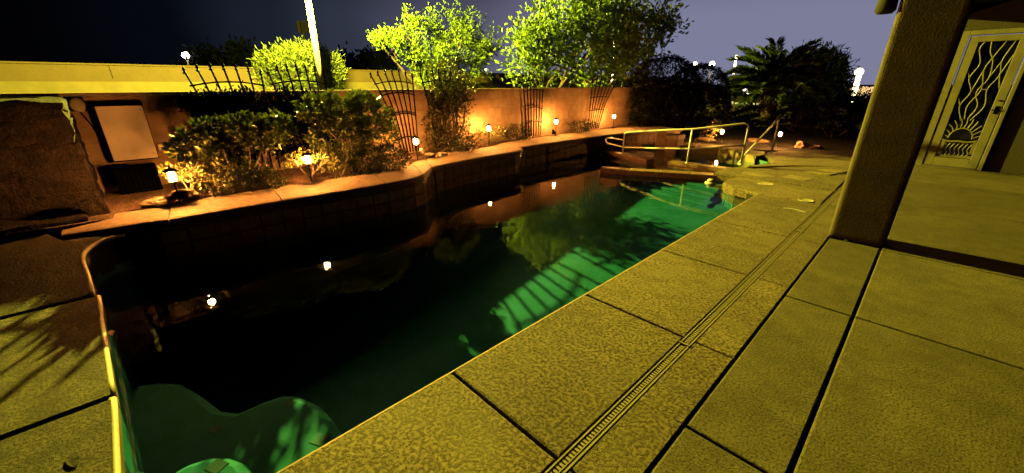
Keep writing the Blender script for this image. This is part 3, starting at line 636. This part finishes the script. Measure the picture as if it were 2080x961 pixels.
def blob_points(blobs, n, surf=.65):
    """points in a union of ellipsoids, biased to the outside"""
    vol = np.array([b[1][0] * b[1][1] * b[1][2] for b in blobs]) ** .8; vol /= vol.sum(); pts = []; dirs = []
    for i in rng.choice(len(blobs), n, p=vol):
        c, r = np.array(blobs[i][0]), np.array(blobs[i][1]); u = rng.normal(size=3); u /= np.linalg.norm(u)
        k = rng.uniform(0, 1) ** (1 / 3 * (1 - surf)); pts.append(c + u * r * k * (rng.uniform(.95, 1.02) if surf >= .9 else rng.uniform(.82, 1.08))); dirs.append(u)
    return np.array(pts), np.array(dirs)
def plant(name, label, cat, base, blobs, nclump, per, leaf, mat_, group=None, stem='bark', stemr=.03, spread=.06, width=.45, surf=.65, up=.5, part='foliage', nst=None, crown='stem', limbs=None, shoots=0):
    t = thing(name, label, cat, base, group); base = Vector(base)
    C, U = blob_points(blobs, nclump, surf)
    if shoots:
        ex, eu = [], []
        for _ in range(shoots):
            b = blobs[rng.integers(0, len(blobs))]; u = rng.normal(size=3); u[2] = abs(u[2]) + .3; u /= np.linalg.norm(u); rm = np.array(b[1]); p = np.array(b[0]) + u * rm * .8
            ln = float(rm.mean()) * rng.uniform(.4, 1.1) + .12
            for k in np.linspace(0, 1, 5): ex.append(p + (u + np.array([0, 0, .35 * k])) * ln * k); eu.append(u)
        C = np.concatenate([C, ex]); U = np.concatenate([U, eu]); nclump = len(C)
    P = np.repeat(C, per, 0) + rng.normal(size=(nclump * per, 3)) * spread
    Dn = np.repeat(U, per, 0) * .7 + rng.normal(size=(nclump * per, 3)) * .65 + np.array([0, 0, up * .5])
    leaves(part, P, Dn, leaf, M[mat_], t, width)
    mb = MB()
    for b in (limbs or blobs):
        c = Vector(b[0]); m1 = base.lerp(c, .5) + Vector(rng.normal(size=3)) * .08 * (c - base).length
        m1.z = base.z + (c.z - base.z) * .45
        mb.tube(crom([base + Vector((random.uniform(-1, 1), random.uniform(-1, 1), 0)) * stemr, m1, c], 4), list(np.linspace(stemr, stemr * .35, 9)), 6)
        for k in range(nst if nst is not None else 5):
            j = rng.integers(0, nclump); e = Vector(C[j])
            if (e - c).length < max(b[1]) * 1.4:
                mb.tube([m1.lerp(c, .6), c.lerp(e, .5) + Vector(rng.normal(size=3)) * .05 * (e - c).length, e], [stemr * .4, stemr * .28, stemr * .12], 4)
    mb.build(crown, M[stem], t)
    return t
def bl(x, y, rpx, X=None, Y=None, sq=1.0, dep=1.0):
    """blob seen round a sight line: centre on a real plane, radius from its real distance"""
    p = at(x, y, X=X, Y=Y); dd = (p - Vector((0, 0, EYE))).dot(FW); r = rpx * dd / F_PX
    return (tuple(p), (r * dep, r, r * sq))
# planter shrubs
plant('pittosporum_shrub', 'spreading shrub with bare lower branches left of the second lantern', 'shrub', (-6.15, 1.05, .33),
      [bl(440, 268, 36, X=-6.1, sq=.6), bl(500, 258, 40, X=-6.15, sq=.55), bl(555, 255, 36, X=-6.1, sq=.6), bl(395, 300, 36, X=-6.2, sq=.8), bl(540, 280, 32, X=-6.1, sq=.6), bl(470, 300, 34, X=-6.3, sq=.7)],
      250, 13, .085, 'pitt', 'planter shrubs', stem='twig', stemr=.022, spread=.022, nst=8)
plant('rounded_shrub', 'large rounded dense shrub against the bare trellis', 'shrub', (-6.3, 2.55, .33),
      [bl(690, 230, 50, X=-6.3, sq=.8), bl(740, 238, 54, X=-6.25, sq=.85), bl(645, 222, 36, X=-6.4, sq=.7), bl(765, 275, 42, X=-6.2), bl(690, 280, 55, X=-6.3), bl(735, 210, 30, X=-6.3, sq=.7)],
      560, 12, .07, 'pitt', 'planter shrubs', stem='twig', stemr=.03, spread=.025)
plant('low_shrub', 'low dark mounded shrub at the foot of the rounded shrub, next to the coping', 'shrub', (-5.95, 3.0, .33),
      [bl(790, 322, 36, X=-5.95, sq=.7), bl(745, 330, 34, X=-5.95, sq=.7)], 260, 9, .045, 'dark', 'planter shrubs', spread=.035)
plant('low_shrub', 'low bright shrub wrapped round the second lantern', 'shrub', (-5.92, 1.78, .33),
      [bl(600, 330, 22, X=-5.95, sq=.8), bl(655, 332, 24, X=-5.95, sq=.8), bl(628, 318, 20, X=-6.05, sq=.7)], 80, 8, .042, 'pitt2', 'planter shrubs', stem='twig', stemr=.012, spread=.03, nst=10)
plant('low_shrub', 'low leafy shrub between the second lantern and the rounded shrub', 'shrub', (-5.95, 2.25, .33),
      [bl(705, 320, 26, X=-6.0), bl(690, 350, 22, X=-5.95, sq=.7)], 90, 8, .042, 'pitt2', 'planter shrubs', stem='twig', stemr=.012, spread=.03, nst=6)
plant('low_shrub', 'low bright shrub just right of the first lantern', 'shrub', (-5.95, .42, .33),
      [bl(352, 345, 17, X=-5.95, sq=.8), bl(385, 350, 22, X=-5.95, sq=.7), bl(405, 362, 20, X=-5.9, sq=.7)], 80, 8, .042, 'pitt2', 'planter shrubs', stem='twig', stemr=.012, spread=.03, nst=10)
plant('low_shrub', 'low leafy shrub under the spreading shrub, left half', 'shrub', (-5.9, .8, .33),
      [bl(455, 350, 30, X=-5.9, sq=.8), bl(490, 365, 28, X=-5.85, sq=.6), bl(440, 375, 26, X=-5.85, sq=.6)], 130, 8, .045, 'pitt2', 'planter shrubs', stem='twig', stemr=.014, spread=.035, nst=8)
plant('low_shrub', 'low leafy shrub under the spreading shrub, right half', 'shrub', (-5.9, 1.2, .33),
      [bl(520, 345, 26, X=-5.95, sq=.8), bl(545, 365, 28, X=-5.85, sq=.7)], 110, 8, .045, 'pitt', 'planter shrubs', stem='twig', stemr=.014, spread=.035, nst=6)
# climbers on the trellises
plant('climbing_vine', 'dark dense vine covering the leftmost trellis', 'vine', (-7.1, 1.3, .33),
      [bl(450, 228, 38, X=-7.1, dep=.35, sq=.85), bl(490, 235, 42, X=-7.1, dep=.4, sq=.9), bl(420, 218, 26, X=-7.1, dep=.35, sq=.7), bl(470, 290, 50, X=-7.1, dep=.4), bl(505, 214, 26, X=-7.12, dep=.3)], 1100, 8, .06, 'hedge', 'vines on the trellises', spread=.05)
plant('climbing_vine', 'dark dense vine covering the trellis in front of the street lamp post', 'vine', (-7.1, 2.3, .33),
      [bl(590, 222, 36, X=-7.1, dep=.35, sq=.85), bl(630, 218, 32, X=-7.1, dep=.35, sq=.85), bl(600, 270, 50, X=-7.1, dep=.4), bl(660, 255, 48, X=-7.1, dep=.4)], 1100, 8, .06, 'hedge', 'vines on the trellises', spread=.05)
plant('climbing_vine', 'loose leafy vine tumbling over its trellis, lit by the lanterns', 'vine', (-6.95, 5.0, .33),
      [bl(905, 200, 34, X=-7.05, dep=.5), bl(915, 165, 34, X=-7.2, dep=.6), bl(895, 250, 30, X=-7.0, dep=.5), bl(930, 215, 26, X=-6.95, dep=.6), bl(940, 180, 24, X=-7.1, dep=.6), bl(935, 275, 24, X=-6.85, dep=.6), bl(890, 290, 26, X=-6.9, dep=.5), bl(885, 150, 24, X=-7.25, dep=.6)],
      640, 8, .062, 'vine', 'vines on the trellises', spread=.06, stem='bark')
plant('ground_plant', 'low dark spreading plant at the foot of the loose vine', 'plant', (-6.55, 5.1, .33), [bl(945, 292, 26, X=-6.6, sq=.5), bl(925, 300, 22, X=-6.5, sq=.5)], 130, 7, .04, 'dark', 'small planter plants', spread=.03)
plant('ground_plant', 'small bright plant round the lantern where the planter steps back', 'plant', (-6.98, 6.08, .33), [bl(985, 278, 16, X=-7.0, sq=.8), bl(1010, 274, 18, X=-6.98, sq=.8)], 80, 8, .042, 'pitt2', 'small planter plants', stem='twig', stemr=.01, spread=.03)
plant('ground_plant', 'small dark plant at the left foot of the lone narrow trellis', 'plant', (-7.0, 7.0, .33), [bl(1045, 270, 20, X=-7.0, sq=.7), bl(1068, 272, 14, X=-6.95, sq=.7)], 90, 7, .05, 'dark', 'small planter plants', spread=.035)
plant('ground_plant', 'small dark mound plant left of the bent trellis', 'plant', (-7.0, 9.9, .33), [bl(1180, 257, 20, X=-7.0, sq=.6), bl(1195, 255, 14, X=-6.95, sq=.8)], 90, 7, .05, 'dark', 'small planter plants', spread=.035)
plant('ground_plant', 'leafy sprig left of the lantern behind the spa', 'plant', (-4.6, 12.6, -.03), [bl(1440, 272, 14, Y=12.6), bl(1455, 258, 12, Y=12.7)], 60, 7, .05, 'pitt2', 'small planter plants', stem='twig', stemr=.01, spread=.04)
# big round hedge, two lobes
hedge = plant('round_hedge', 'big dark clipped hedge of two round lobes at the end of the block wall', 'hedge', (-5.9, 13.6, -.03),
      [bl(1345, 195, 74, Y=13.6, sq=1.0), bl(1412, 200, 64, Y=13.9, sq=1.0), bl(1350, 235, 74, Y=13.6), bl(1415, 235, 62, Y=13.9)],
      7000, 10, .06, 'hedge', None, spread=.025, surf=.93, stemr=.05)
plant('leafy_shrub', 'leafy shrub with lit leaves in front of the left side of the round hedge', 'shrub', (-6.7, 12.9, 0),
      [bl(1292, 170, 30, Y=12.75, sq=1.1), bl(1285, 215, 26, Y=12.7, sq=1.1), bl(1315, 148, 26, Y=12.9), bl(1310, 235, 24, Y=12.7)], 420, 9, .075, 'dark', None, spread=.06, surf=.8, stemr=.03)
# trees across the street
plant('ash_tree', 'smaller lime green street tree left of centre, lit by the street lamp', 'tree', (-18.2, 12.2, -.1),
      [bl(880, 120, 53, X=-18, sq=.75), bl(925, 105, 45, X=-18, sq=.75), bl(830, 105, 36, X=-18, sq=.6), bl(795, 95, 21, X=-18, sq=.5), bl(828, 70, 17, X=-18), bl(895, 75, 22, X=-18), bl(935, 72, 22, X=-18), bl(968, 110, 31, X=-18, sq=.8), bl(990, 110, 19, X=-18), bl(950, 145, 43, X=-18, sq=.6), bl(870, 155, 43, X=-18, sq=.6), bl(775, 92, 12, X=-18, sq=.7)],
      430, 15, .155, 'lime', 'street trees', stemr=.09, spread=.12, surf=.3, part='crown', crown='trunk', nst=8, shoots=70)
plant('ash_tree', 'taller green street tree at centre, bright on its left side only', 'tree', (-16.1, 18.6, -.1),
      [bl(1120, 110, 46, X=-8.5, sq=.9), bl(1085, 95, 29, X=-8.5), bl(1075, 145, 29, X=-8.5, sq=.8), bl(1150, 70, 38, X=-8.3), bl(1190, 40, 40, X=-8.0), bl(1240, 10, 40, X=-8.0), bl(1190, 110, 48, X=-8.0), bl(1250, 70, 46, X=-7.8), bl(1300, 80, 40, X=-7.5, sq=.9), bl(1285, 125, 34, X=-7.5), bl(1340, 70, 19, X=-7.3), bl(1350, 50, 12, X=-7.3), bl(1215, 155, 38, X=-8.0), bl(1210, -15, 31, X=-8.0), bl(1275, 20, 28, X=-8.0)],
      400, 13, .165, 'lime', 'street trees', stemr=.11, spread=.17, surf=.2, part='crown', crown='trunk', nst=10, shoots=90)
plant('mesquite_bush', 'feathery yellow green bush behind the tall street lamp post', 'bush', (-19.5, 7.1, -.1),
      [bl(600, 145, 52, X=-19.5, sq=.8), bl(560, 130, 30, X=-19.5, sq=.8), bl(650, 140, 42, X=-19.5, sq=.8), bl(610, 115, 36, X=-19.5, sq=.6), bl(665, 155, 30, X=-19.5), bl(545, 155, 22, X=-19.5)],
      700, 14, .20, 'lime2', None, stemr=.07, spread=.13, width=.16, up=1.2, part='crown', crown='trunk')
# far dark trees on the left and centre
for k, (x, y, r, X, lb) in enumerate(((495, 122, 20, -45, 'dark distant tree behind the far wall, left of the yellow green bush'), (765, 130, 24, -45, 'dark distant tree left of the smaller street tree'), (420, 128, 26, -60, 'dark distant tree near the bright white far lamp'), (705, 138, 22, -55, 'dark distant low tree between the bush and the smaller street tree'))):
    b = bl(x, y, r, X=X); plant('distant_tree', lb, 'tree', (b[0][0], b[0][1], -.1), [b, bl(x + r * .7, y + 8, r * .8, X=X), bl(x - r * .8, y + 10, r * .8, X=X)], 160, 8, .6, 'pine', 'far dark trees', stemr=.2, spread=.4, part='crown', crown='trunk')
# pine to the right
pine = plant('pine_tree', 'black silhouetted pine right of the palm', 'tree', (-4.6, 26, -.1),
      [bl(1655, 112, 18, Y=26, sq=1.3), bl(1620, 150, 34, Y=26), bl(1660, 150, 40, Y=26), bl(1695, 150, 22, Y=26, sq=1.4), bl(1640, 185, 52, Y=26), bl(1690, 185, 30, Y=26), bl(1600, 180, 26, Y=26), bl(1680, 120, 14, Y=26, sq=1.4), bl(1712, 135, 9, Y=26, sq=1.6), bl(1650, 225, 54, Y=26), bl(1700, 225, 34, Y=26), bl(1625, 128, 18, Y=26), bl(1718, 180, 8, Y=26, sq=.8)],
      1300, 12, .30, 'pine', None, stemr=.12, spread=.14, width=.12, surf=.6, part='crown', crown='trunk')
# palm
def palm(base, top, n, Ln, label):
    t = thing('date_palm', label, 'palm', base); base = Vector(base); top = Vector(top)
    tube('trunk', [base, base.lerp(top, .5) + Vector((.05, 0, 0)), top], [.28, .24, .26], M['barkd'], t, 12)
    mb = MB()
    for k in range(70):
        a = k * 2.4; z = top.z - .05 - k * .014; r = .25
        c = Vector((top.x + r * math.cos(a), top.y + r * math.sin(a), z)); mb.tube([c, c + Vector((math.cos(a) * .06, math.sin(a) * .06, .16))], [.055, .03], 4)
    mb.build('boots', M['barkd'], t)
    for k in range(n):
        a = k * 2.39996; e = 1.38 - 1.35 * (k / n) ** .9; ln = Ln * random.uniform(.85, 1.1)
        pts = []; p = top.copy(); el_ = e
        for i in range(13):
            pts.append(p.copy()); st_ = ln / 12; p = p + Vector((math.cos(a) * math.cos(el_), math.sin(a) * math.cos(el_), math.sin(el_))) * st_; el_ -= .035 + .012 * i
        fr = tube('frond', pts, list(np.linspace(.022, .005, 13)), M['palm'], t, 5)
        P, Dd = [], []
        for i in range(1, 60):
            u = i / 60 * 12; q = pts[int(u)].lerp(pts[min(12, int(u) + 1)], u - int(u)); tg = (pts[min(12, int(u) + 1)] - pts[int(u)]).normalized() if int(u) < 12 else tg
            sd = tg.cross(Vector((0, 0, 1))).normalized()
            for s in (-1, 1): P.append(q); Dd.append(tg * .75 + sd * s * .6 + Vector((0, 0, .22)) + Vector(rng.normal(size=3)) * .08)
        leaves('leaflets', P, Dd, .42, M['palm'], fr, .1)
    return t
b = at(1562, 205, Y=19.5)
palm((b.x, b.y, -.1), (b.x, b.y, b.z + .5), 50, 1.95, 'date palm with arching fronds between the round hedge and the pine')
# low dark shrubs and wall closing the garden
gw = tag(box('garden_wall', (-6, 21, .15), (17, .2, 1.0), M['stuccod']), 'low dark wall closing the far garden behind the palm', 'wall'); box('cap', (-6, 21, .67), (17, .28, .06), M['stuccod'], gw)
for k, (x, y, r, Y, lb) in enumerate(((1520, 240, 30, 17.5, 'dark low shrub right of the round hedge, under the palm'), (1700, 245, 44, 16.5, 'dark shrub against the patio pillar in the far garden'), (1620, 245, 36, 17.5, 'dark shrub below the pine in the far garden'), (1735, 225, 34, 18.5, 'dark shrub half hidden behind the patio pillar'))):
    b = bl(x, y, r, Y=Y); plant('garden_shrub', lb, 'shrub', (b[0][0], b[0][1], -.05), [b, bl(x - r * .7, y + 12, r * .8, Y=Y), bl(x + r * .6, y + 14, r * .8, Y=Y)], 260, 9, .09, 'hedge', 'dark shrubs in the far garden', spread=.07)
# ------------------------------------------------------------------ street lamp, far lamps, tower, walls
pb = at(655, 180, X=-16)
slp = thing('street_lamp', 'tall pale street lamp post rising behind the block wall', 'street lamp', (-16, pb.y, -.1))
tube('post', [(-16, pb.y, -.1), (-16, pb.y, 3.0), (-16, pb.y, 5.65)], [.12, .105, .085], M['pole'], slp, 16)
tube('arm', crom([Vector((-16, pb.y, 5.5)), Vector((-15.6, pb.y - .15, 5.7)), Vector((SL.x, SL.y, 5.76))], 4), .035, M['pole'], slp, 8)
box('lamp_head', (SL.x, SL.y, 5.69), (.5, .26, .12), M['steel'], slp, bv=.03); lathe('base_flange', [(.2, 0), (.2, .04), (.12, .06)], M['pole'], slp, (-16, pb.y, -.1), 16)
lo = bpy.data.objects.new('lamp_light', ld); COL.objects.link(lo); lo.location = SL; lo.parent = slp; lo.matrix_parent_inverse = slp.matrix_basis.inverted()
sw = tag(box('street_wall', (-24.3, 14, .95), (.5, 70, 2.6), M['swall']), 'long pale wall across the street with a ledge halfway up', 'wall')
sw.location.z = 0
zt = at(400, 136, X=-24).z; zl = at(400, 166, X=-24).z
bpy.data.objects.remove(sw)
sw = tag(box('street_wall', (-24.3, 14, (zt - .3) / 2), (.5, 70, zt + .3), M['swall']), 'long ochre wall across the street with a ledge halfway up', 'wall')
box('ledge', (-23.9, 14, (zl - .4) / 2), (.34, 70, zl + .4), M['sledge'], sw); box('wall_cap', (-24.3, 14, zt + .03), (.6, 70, .06), M['swall'], sw)
for y in (.4, 13, 26): box('expansion_joint', (-24.04, y, zt - .25), (.012, .02, .5), M['joint'], sw)
ho = thing('far_house', 'pale low house with a dark roof glimpsed between the two street trees', 'house', (-30, 25, 0))
c = at(1030, 165, X=-27)
box('wall', (-27, c.y, .9), (.4, 3.4, 2.0), M['swall'], ho); box('roof', (-27.2, c.y, 2.1), (1.4, 4.2, .25), M['roof'], ho, bv=.05)
box('window', (-26.78, c.y - .3, 1.3), (.04, .8, .5), M['glass'], ho)
struct(box('far_hill', (-140, 60, 0), (30, 200, 7.5), M['hill'], bv=3))
def far_lamp(px, Y=None, X=None, h0=0, r=.12, label='', poleh=None, mt='lampw', lit=None):
    p = at(*px, X=X, Y=Y); t = thing('far_street_lamp', label, 'street lamp', (p.x, p.y, -2.4), 'lamps in the distance')
    bm = bmesh.new(); bmesh.ops.create_icosphere(bm, subdivisions=2, radius=r, matrix=Matrix.Translation(p)); from_bm('lamp_globe', bm, M[mt], t, True)
    tube('pole', [(p.x, p.y, -2.4), (p.x, p.y, p.z - r * .8)], r * .35, M['pole'], t, 8); return t
far_lamp((377, 112), X=-60, r=.36, label='bright white lamp low on the left above the street wall')
far_lamp((1273, 68), X=-14, r=.085, label='bright lamp shining through the taller street tree')
far_lamp((1204, 150), X=-30, r=.08, label='small lamp low behind the taller street tree', mt='lampy'); far_lamp((987, 141), X=-30, r=.10, label='small lamp behind the smaller street tree', mt='lampy')
far_lamp((782, 144), X=-44, r=.12, label='small white lamp beside the dark tree left of the smaller street tree')
far_lamp((1412, 130), Y=60, r=.30, label='bright floodlight peeping over the round hedge, left one', mt='lampw'); far_lamp((1446, 130), Y=60, r=.36, label='bright floodlight peeping over the round hedge, right one', mt='lampw')
far_lamp((1745, 146), Y=60, r=.40, label='bright lamp on a pole beside the patio pillar, above the town lights', mt='lampy')
def lit_mast(p0, p1, Y, r, label, mt='lampy'):
    a = at(*p0, Y=Y); b = at(*p1, Y=Y); t = thing('lit_mast', label, 'mast', (a.x, a.y, -2.4), 'lit masts with painted glow in the distance')
    tube('glow_shaft', [a, b], r, M[mt], t, 8); tube('mast_foot', [(a.x, a.y, -2.4), a], r, M['pole'], t, 8)  # lamplight falling on the pole is imitated by an emitting shaft
lit_mast((1490, 150), (1496, 112), 70, .13, 'thin lit mast with painted glow left of the palm'); lit_mast((1730, 208), (1745, 152), 58, .22, 'white lit mast with painted glow below the lamp beside the patio pillar')
lit_mast((1243, 170), (1247, 82), 30, .07, 'lit mast with painted glow seen through the taller street tree')
p = at(618, 60, X=-90)
tw_ = thing('cell_tower', 'distant antenna tower left of the street lamp post', 'tower', (p.x, p.y, -2.4))
tube('mast', [(p.x, p.y, -2.4), at(620, 95, X=-90), at(615, 46, X=-90)], [.5, .45, .4], M['pole'], tw_, 8)
for dx in (-8, -2, 5): q = at(615 + dx, 54, X=-90); box('antenna', q, (.5, .7, 2.0), M['pole'], tw_)
# town lights on the plain
mb = MB()
for k in range(420):
    y = random.uniform(90, 420); px = random.choice([random.uniform(1690, 1790)] * 3 + [random.uniform(1480, 1760)]); py = random.uniform(176, 196) if px > 1690 else random.uniform(172, 200)
    p = at(px, py, Y=y); 
    if p.z < -2.0: p.z = -1.9
    r = y * random.uniform(.0006, .0014); bm_v = [p + Vector(d_) * r for d_ in ((1, 0, 0), (-1, 0, 0), (0, 1, 0), (0, -1, 0), (0, 0, 1), (0, 0, -1))]
    mb.add(bm_v, [(0, 2, 4), (2, 1, 4), (1, 3, 4), (3, 0, 4), (2, 0, 5), (1, 2, 5), (3, 1, 5), (0, 3, 5)])
tl_ = mb.build('town_lights', M['city'], None, False); tl_['kind'] = 'stuff'; tl_['label'] = 'scattered warm lights of the distant town'; tl_['category'] = 'town lights'
for k, (x, y, lb) in enumerate(((1512, 181, 'small pink white light left of the palm trunk, upper'), (1520, 187, 'small pink white light left of the palm trunk, lower'), (1592, 178, 'bright light right of the palm trunk'), (1602, 178, 'second light right of the palm trunk'), (1678, 187, 'light showing through the lower right of the pine'))):
    p = at(x, y, Y=75); bm = bmesh.new(); bmesh.ops.create_icosphere(bm, subdivisions=2, radius=.27, matrix=Matrix.Translation(p))
    t = thing('far_garden_lamp', lb, 'lamp', (p.x, p.y, -2.4), 'single lights in the distance'); from_bm('globe', bm, M['city2'], t, True); tube('pole', [(p.x, p.y, -2.4), p], .05, M['steel'], t, 6)
# lit wall strip beyond the garden wall, its glowing windows made up
p = at(1515, 213, Y=40); bb = thing('far_building', 'long low building with an added row of glowing panes beyond the garden wall', 'building', (p.x, 41, -2.4))
box('wall', (p.x, 41, p.z - .6), (4.2, 1, 2.6), M['stuccod'], bb)
for k in range(9): box('window', (p.x - 1.8 + .44 * k, 40.47, p.z), (.3, .06, .34 if k > 1 else .5), M['wall_glow'], bb)  # added panes whose emission stands for light on a far wall
# ------------------------------------------------------------------ patio pillar, roof, house with the screen door
pil = thing('patio_pillar', 'square rough stucco patio pillar on the right, lit along its pool side', 'pillar', (-.26, 5.61, 0))
bm = bmesh.new(); add_box(bm, Vector((-.26, 5.61, 1.5)), (.48, .38, 3.0)); bevel(bm, .055, 5); from_bm('shaft', bm, M['stucco'], pil)
fx = thing('pillar_light', 'dark rounded light fixture jutting from the pool side of the pillar top', 'light fixture', (-.55, 5.5, 2.2))
q = at(1800, 14, Y=5.5); lathe('shade', [(.02, .11), (.05, .10), (.075, .04), (.08, -.05), (.06, -.075), (.02, -.08)], M['soffit'], fx, (q.x, q.y, q.z + .02), 16)
tube('bracket', [(q.x, q.y, q.z + .12), (q.x + .05, q.y, q.z + .16), (-.48, 5.5, q.z + .16)], .015, M['soffit'], fx, 6)
hs = thing('house', 'dark stucco house wall with a covered patio roof at right', 'house', (1.5, 12.2, 0))
# wall with the door opening X -.06..0.90
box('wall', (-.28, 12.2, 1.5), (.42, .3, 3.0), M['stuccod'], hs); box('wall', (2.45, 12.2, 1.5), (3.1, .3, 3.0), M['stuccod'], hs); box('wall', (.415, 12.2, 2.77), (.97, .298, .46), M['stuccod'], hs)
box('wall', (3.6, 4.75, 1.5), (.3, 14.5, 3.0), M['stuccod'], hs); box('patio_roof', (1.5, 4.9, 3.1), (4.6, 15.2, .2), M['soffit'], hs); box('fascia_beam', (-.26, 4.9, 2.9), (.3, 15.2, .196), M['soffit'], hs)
dr = thing('security_door', 'cream metal security door with sunrise and vine cutwork', 'door', (.42, 11.98, 0))
YD = 11.985
for x0, x1, z0, z1, nm in ((-.06, .06, 0, 2.53, 'jamb'), (.84, .90, 0, 2.53, 'jamb'), (.06, .84, 2.45, 2.53, 'head_jamb')): box(nm, ((x0 + x1) / 2, YD + .02, (z0 + z1) / 2), (x1 - x0, .12, z1 - z0), M['door'], dr, bv=.006)
for x0, x1, z0, z1, nm in ((.075, .205, .03, 2.435, 'stile'), (.70, .825, .03, 2.435, 'stile'), (.205, .70, .03, .20, 'rail'), (.205, .70, 2.33, 2.435, 'rail')): box(nm, ((x0 + x1) / 2, YD, (z0 + z1) / 2), (x1 - x0, .05, z1 - z0), M['door'], dr, bv=.005)
box('threshold', (.45, YD, .012), (.78, .1, .03), M['steel'], dr)
box('pane', (.45, YD + .05, 1.25), (.56, .006, 2.2), M['glass'], dr)
def strip(pts, wdt=.012, nm='cutwork_bar'):
    return tube(nm, crom([Vector((.205 + x * .495, YD, z)) for x, z in pts], 5), wdt, M['door'], dr, 6)
# flowing vines from the sun up to the top rail
strip([(.42, .95), (.36, 1.2), (.55, 1.5), (.42, 1.85), (.55, 2.1), (.70, 2.33)]); strip([(.50, .95), (.62, 1.2), (.45, 1.45), (.62, 1.7), (.55, 2.0), (.40, 2.15), (.33, 2.33)])
strip([(.58, .93), (.80, 1.2), (.70, 1.5), (.86, 1.75), (.78, 2.0), (.92, 2.33)]); strip([(.34, .92), (.15, 1.2), (.30, 1.45), (.12, 1.7), (.25, 1.95), (.1, 2.2), (.16, 2.33)])
strip([(.30, 1.45), (.42, 1.85)]); strip([(.62, 1.7), (.78, 2.0)]); strip([(0, 1.4), (.15, 1.2)]); strip([(0, 1.85), (.12, 1.7)]); strip([(1, 1.5), (.86, 1.75)]); strip([(1, 2.1), (.86, 1.75)]); strip([(.55, 1.5), (.70, 1.5)]); strip([(0, 2.15), (.1, 2.2)])
# sun: half ring, rays, sea line, waves
sun = [(.5 + .33 * math.cos(a), .58 + .20 * math.sin(a)) for a in np.linspace(0, math.pi, 11)]; strip(sun, .014, 'sun_ring')
for a in np.linspace(.12, math.pi - .12, 11):
    c_, s_ = math.cos(a), math.sin(a); strip([(.5 + .34 * c_, .58 + .21 * s_), (.5 + .44 * c_ + .03 * s_, .60 + .29 * s_), (max(0, min(1, .5 + .58 * c_)), .60 + .38 * s_)], .011, 'sun_ray')
strip([(0, .55), (.25, .52), (.5, .53), (.75, .52), (1, .55)], .022, 'sea_line')
for k in range(7): strip([(.10 + .12 * k, .22), (.16 + .12 * k, .30), (.10 + .12 * k, .38), (.18 + .12 * k, .49)], .012, 'wave')
box('lower_plate', (.45, YD, .235), (.5, .03, .05), M['door'], dr); box('lower_plate', (.24, YD, .38), (.06, .03, .32), M['door'], dr); box('lower_plate', (.675, YD, .42), (.05, .03, .24), M['door'], dr)
lathe('deadbolt', [(.03, 0), (.03, .012), (.012, .02)], M['black'], dr, (.765, YD - .03, 1.30), 12); box('handle', (.755, YD - .055, 1.14), (.11, .03, .022), M['black'], dr, bv=.006); box('handle_plate', (.765, YD - .03, 1.14), (.05, .012, .14), M['black'], dr)
